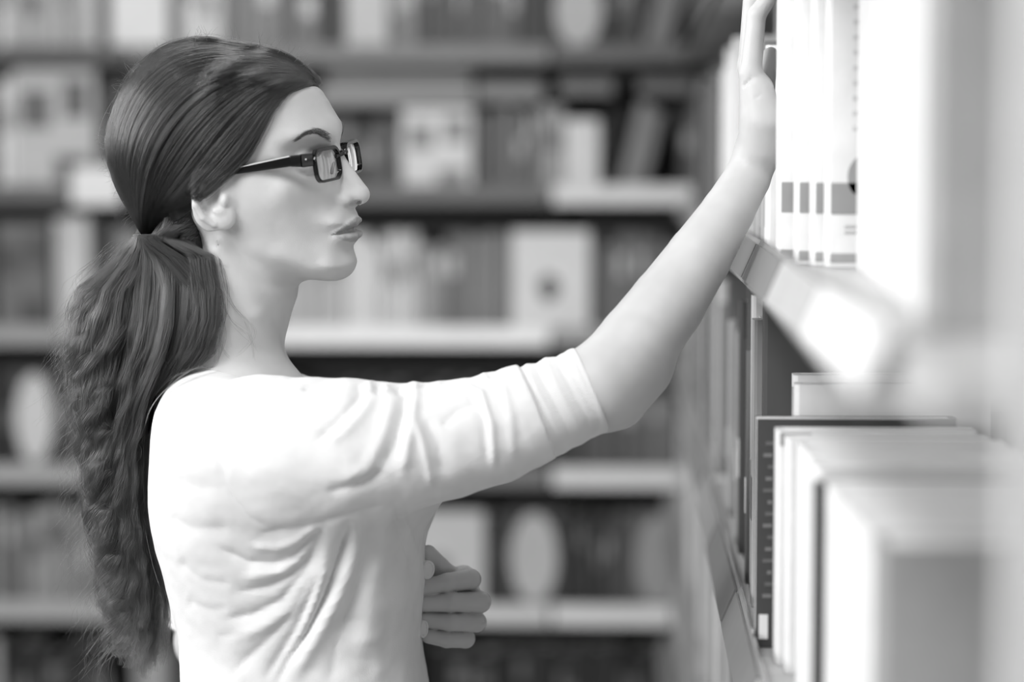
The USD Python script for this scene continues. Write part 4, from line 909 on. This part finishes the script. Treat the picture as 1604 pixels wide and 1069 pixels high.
# loose lengths: locks from the tie and from the nape, waving down the back
BY = np.array([372, 385, 400, 450, 500, 550, 600, 650, 700, 750, 800, 850, 900, 950, 1000, 1040, 1075.])
BL = np.array([206, 176, 150, 122, 108, 100, 100, 112, 120, 130, 132, 142, 152, 156, 160, 166, 172.])
BR_ = np.array([250, 300, 334, 346, 348, 338, 306, 276, 255, 248, 250, 259, 267, 271, 273, 266, 256.])
NL, n = 300, 46; t = np.linspace(0, 1, n)
for c in range(NL):
    v = rng.uniform(-1, 1) if c > 120 else rng.uniform(.25, 1); dep = (rng.uniform(-1, -.35) if rng.random() < .55 else rng.uniform(-1, 1)) * math.sqrt(max(0, 1 - v * v * .8))
    nape = v > .15 and rng.random() < .6
    y0 = rng.uniform(322, 352) if nape else 370 + rng.uniform(-3, 4); y1 = 1066 - 190 * rng.beta(1.1, 1.6) if v > -.3 else rng.choice((rng.uniform(480, 700), rng.uniform(700, 950), 1062 - 170 * rng.beta(1.1, 1.6)))
    if v > .6: y1 = rng.uniform(610, 730) if rng.random() < .6 else rng.uniform(780, 1050)
    Y = y0 + (y1 - y0) * t
    L_, R_ = np.interp(Y, BY, BL), np.interp(Y, BY, BR_); xm, hw = (L_ + R_) / 2, (R_ - L_) / 2 - 8
    x = xm + v * hw
    xs = 322 - (1 - v) * 75 if nape else 225 + 9 * v
    e = np.clip((Y - y0) / (70 if nape else 85), 0, 1); e = e * e * (3 - 2 * e) if nape else e ** .6 * .6 + e * .4
    x = xs + (x - xs) * e
    lft = np.clip((-v + .25) / 1.25, 0, 1)
    A = (2.2 + 6.5 * lft + 3 * rng.random()) * np.clip((t - .08) * 2.2, 0, 1) * (.6 + .7 * t); lam = rng.uniform(75, 150); p0 = rng.uniform(0, 6.28)
    if v > .4: A = A * .6
    arc = (Y - y0) / lam * 6.28 * (1 + .25 * t)
    curl = rng.random() < .22 and v < 0
    if curl: A = A * 1.5
    zy = Y + (A * .6 * np.sin(arc + p0 + 1.2) if curl else 0)
    big = rng.uniform(-7, 7) * np.sin(t * rng.uniform(3, 7) + rng.uniform(0, 6))
    e2 = np.clip((Y - 372) / rng.uniform(130, 240), 0, 1); thick = (.018 + .028 * e2 * e2 * (3 - 2 * e2)) * np.clip(1.1 - .5 * (Y - 600) / 470 * (Y > 600), .4, 1.1)
    dy0 = -.012 - .048 * np.clip(v * 1.3, 0, 1) * (.5 + .5 * np.cos(np.pi * np.clip((Y - 520) / 190, 0, 1))) + dep * thick * (.5 if v > .3 else 1)
    if nape: dy0 = dy0 * e + (-.052 + .04 * (1 - abs(dep))) * (1 - e)
    dpt = dy0 + A / 1600 * np.cos(arc + p0); cx0 = x + A * np.sin(arc + p0) + big
    ns = int(rng.uniform(40, 75)); rad = rng.uniform(5, 14)
    r_ = (rad * np.sqrt(rng.random((ns, 1)))); aa = rng.uniform(0, 6.28, (ns, 1)); fz = rng.uniform(0, 6.28, (ns, 4, 1)); fa = rng.exponential(1.7, (ns, 1))
    k_ = (.4 + .9 * np.sin(np.pi * np.clip(t * .85 + .1, 0, 1))) * (1 - .25 * t)
    ph2 = rng.normal(0, .75, (ns, 1)) * t                # waves of single hairs drift apart
    sx = x + A * np.sin(arc + p0 + ph2) + big + r_ * k_ * np.cos(aa) + fa * np.clip(t * 1.5, 0, 1) * np.sin(Y / 23 + fz[:, 0]) + fa * .8 * t * np.sin(Y / 9 + fz[:, 1])
    sy = zy + 1.5 * np.sin(Y / 17 + fz[:, 2]) * t
    sd_ = dpt + r_ * k_ * np.sin(aa) / 1600 + .001 * fa * t * np.sin(Y / 19 + fz[:, 3])
    P = fl_m(np.stack([sx, np.broadcast_to(sy, sx.shape)], -1), sd_)
    for p_ in P:
        stop = n if rng.random() < .55 else int(n * rng.uniform(.6, 1)); add_hair(p_[:stop], .00021, .00007)
# hair parted from the rest: short wisps over the crown, strays down the left edge, at the neck and over the shoulder
def stray(pts_px, Y0, Y1, n=16, jit=1.0):
    p = resample(np.asarray(pts_px, float), n); p += np.cumsum(rng.normal(0, .35 * jit, p.shape), 0); add_hair(fl_v(p, np.linspace(Y0, Y1, n)), .00015, .00005)
outp = resample(OUT, 400)
for _ in range(170):
    a = rng.integers(20, 390); p = outp[a]; nrm = np.array([outp[a + 4][1] - outp[a - 4][1], -(outp[a + 4][0] - outp[a - 4][0])]); nrm = -nrm / (np.linalg.norm(nrm) + 1e-9)
    nrm = nrm if nrm @ (p - np.array([300, 220])) > 0 else -nrm; L = rng.uniform(5, 22) * (1.5 if a < 110 else 1); b = rng.uniform(-12, 12); tg = np.array([-nrm[1], nrm[0]])
    stray([p - nrm * 3, p + nrm * L * .5 + tg * b * .4, p + nrm * L + tg * b], rng.uniform(-.03, .02), rng.uniform(-.04, .03))
for _ in range(700):
    y = rng.uniform(385, 1030); x = np.interp(y, BY, BL) + rng.uniform(-4, 30); L = rng.uniform(15, 75)
    stray([(x + 20, y - 18), (x, y), (x - L * rng.uniform(.2, .6), y + L * .5), (x - L * rng.uniform(.1, .9), y + L)], rng.uniform(-.05, .03), rng.uniform(-.05, .03), jit=1.5)
for L in ([(345, 400), (352, 460), (385, 505), (398, 560)], [(340, 380), (350, 440), (366, 480), (400, 520), (372, 555)], [(338, 470), (352, 530), (330, 585), (300, 640), (262, 668)], [(340, 480), (345, 540), (318, 600), (275, 650)], [(334, 500), (338, 560), (305, 615), (268, 655)],
          [(348, 420), (356, 475), (345, 530), (360, 560)], [(249, 830), (262, 870), (285, 905)], [(342, 440), (362, 500), (392, 530), (398, 548)], [(250, 560), (300, 640), (268, 672)]):
    for _ in range(5): stray([(x + rng.normal(0, 2), y + rng.normal(0, 2)) for x, y in L], -.062, -.085 if L[-1][1] > 600 else -.062, 22)
pts_, wd_ = np.vstack(curves), np.concatenate(wid)
# nothing runs through the cardigan or the neck
KEEP = Field(); KEEP.add(TOP, tlo - .02, thi + .02, .001); KEEP.chain(*pts(NECK), k=.01)
for _ in range(2):
    sel = np.nonzero(pts_[:, 2] < 1.56)[0]
    for i in range(0, len(sel), 20000):
        j = sel[i:i + 20000]; d = KEEP(pts_[j]); w = np.nonzero(d < .006)[0]
        if len(w): g = grad(KEEP, pts_[j[w]]); pts_[j[w]] += (g / np.maximum(np.linalg.norm(g, axis=1, keepdims=True), .3) * (.006 - d[w])[:, None]).astype(np.float32)
sel = np.nonzero((pts_[:, 2] < 1.60) & (pts_[:, 2] > 1.40) & (pts_[:, 0] > -.36))[0]
for i in range(0, len(sel), 20000):
    j = sel[i:i + 20000]; d = MASS(pts_[j]); w = np.nonzero(d < .0006)[0]
    if len(w): g = grad(MASS, pts_[j[w]]); pts_[j[w]] += (g / np.maximum(np.linalg.norm(g, axis=1, keepdims=True), .3) * np.clip(.0006 - d[w], 0, .012)[:, None]).astype(np.float32)
def hair_curves(name, pts, counts, widths, parent, mat=None):
    b = UsdGeom.BasisCurves.Define(stage, numbered(pth(parent) + '/' + name)); b.CreateTypeAttr('linear')
    b.CreatePointsAttr(Vt.Vec3fArray.FromNumpy(np.ascontiguousarray(pts, np.float32))); b.CreateCurveVertexCountsAttr(Vt.IntArray.FromNumpy(np.asarray(counts, np.int32)))
    b.CreateWidthsAttr(Vt.FloatArray.FromNumpy(np.asarray(widths, np.float32))); b.SetWidthsInterpolation('vertex')
    UsdShade.MaterialBindingAPI.Apply(b.GetPrim()).Bind(mat or HAIR); return b.GetPrim()
cnt_ = [len(c) for c in curves]; cut = sum(cnt_[:NCROWN])
tag(hair_curves('crown_strands', pts_[:cut], cnt_[:NCROWN], wd_[:cut], hairbase), 'smooth dark hair drawn back over the crown', kind='stuff')
tag(hair_curves('ponytail', pts_[cut:], cnt_[NCROWN:], wd_[cut:], hairbase, HAIR2), 'loose wavy hair hanging down the back from the tie', kind='stuff')
# eyebrows and lashes
bc, bw = [], []
browL = resample([(466, 219), (476, 211), (487, 206), (498, 206), (508, 210), (517, 216)], 40)
for _ in range(750):
    a = rng.integers(0, 40); f = a / 39; hw = 1.5 + 5.2 * f ** 1.1; p = browL[a] + np.array([rng.normal(0, 1.5), rng.uniform(-hw, hw)])
    r = on_face(*p); q = on_face(p[0] - rng.uniform(4, 8), p[1] + (rng.uniform(-3.5, -.5) if f > .5 else rng.uniform(0, 4)), -r[1])
    for s_ in (1, -1):
        A, B = r * [1, s_, 1] + [.0002, -s_ * .0003, 0], q * [1, s_, 1] + [.0006, -s_ * .0009, 0]
        bc.append(np.array([h2f(A), h2f((A + B) / 2 + [.0003, -s_ * .0004, 0]), h2f(B)])); bw += [.00016, .00013, .00005]
hair_curves('eyebrows', np.vstack(bc), [3] * len(bc), bw, body)
lc, lw = [], []
for _ in range(150):
    a = rng.uniform(-.75, .95); c = EYEC + .0134 * np.array([math.cos(a) * .93, math.sin(a) * -1 * .93, .26]); dr = np.array([math.cos(a), -math.sin(a), .15]); L = rng.uniform(.006, .0095)
    for s_ in (1, -1):
        A = [c, c + dr * L * .55, c + dr * L + np.array([0, 0, L * .55])]; lc.append(np.array([h2f(x * [1, s_, 1]) for x in A])); lw += [.00022, .00017, .00006]
hair_curves('lashes', np.vstack(lc), [3] * len(lc), lw, body)
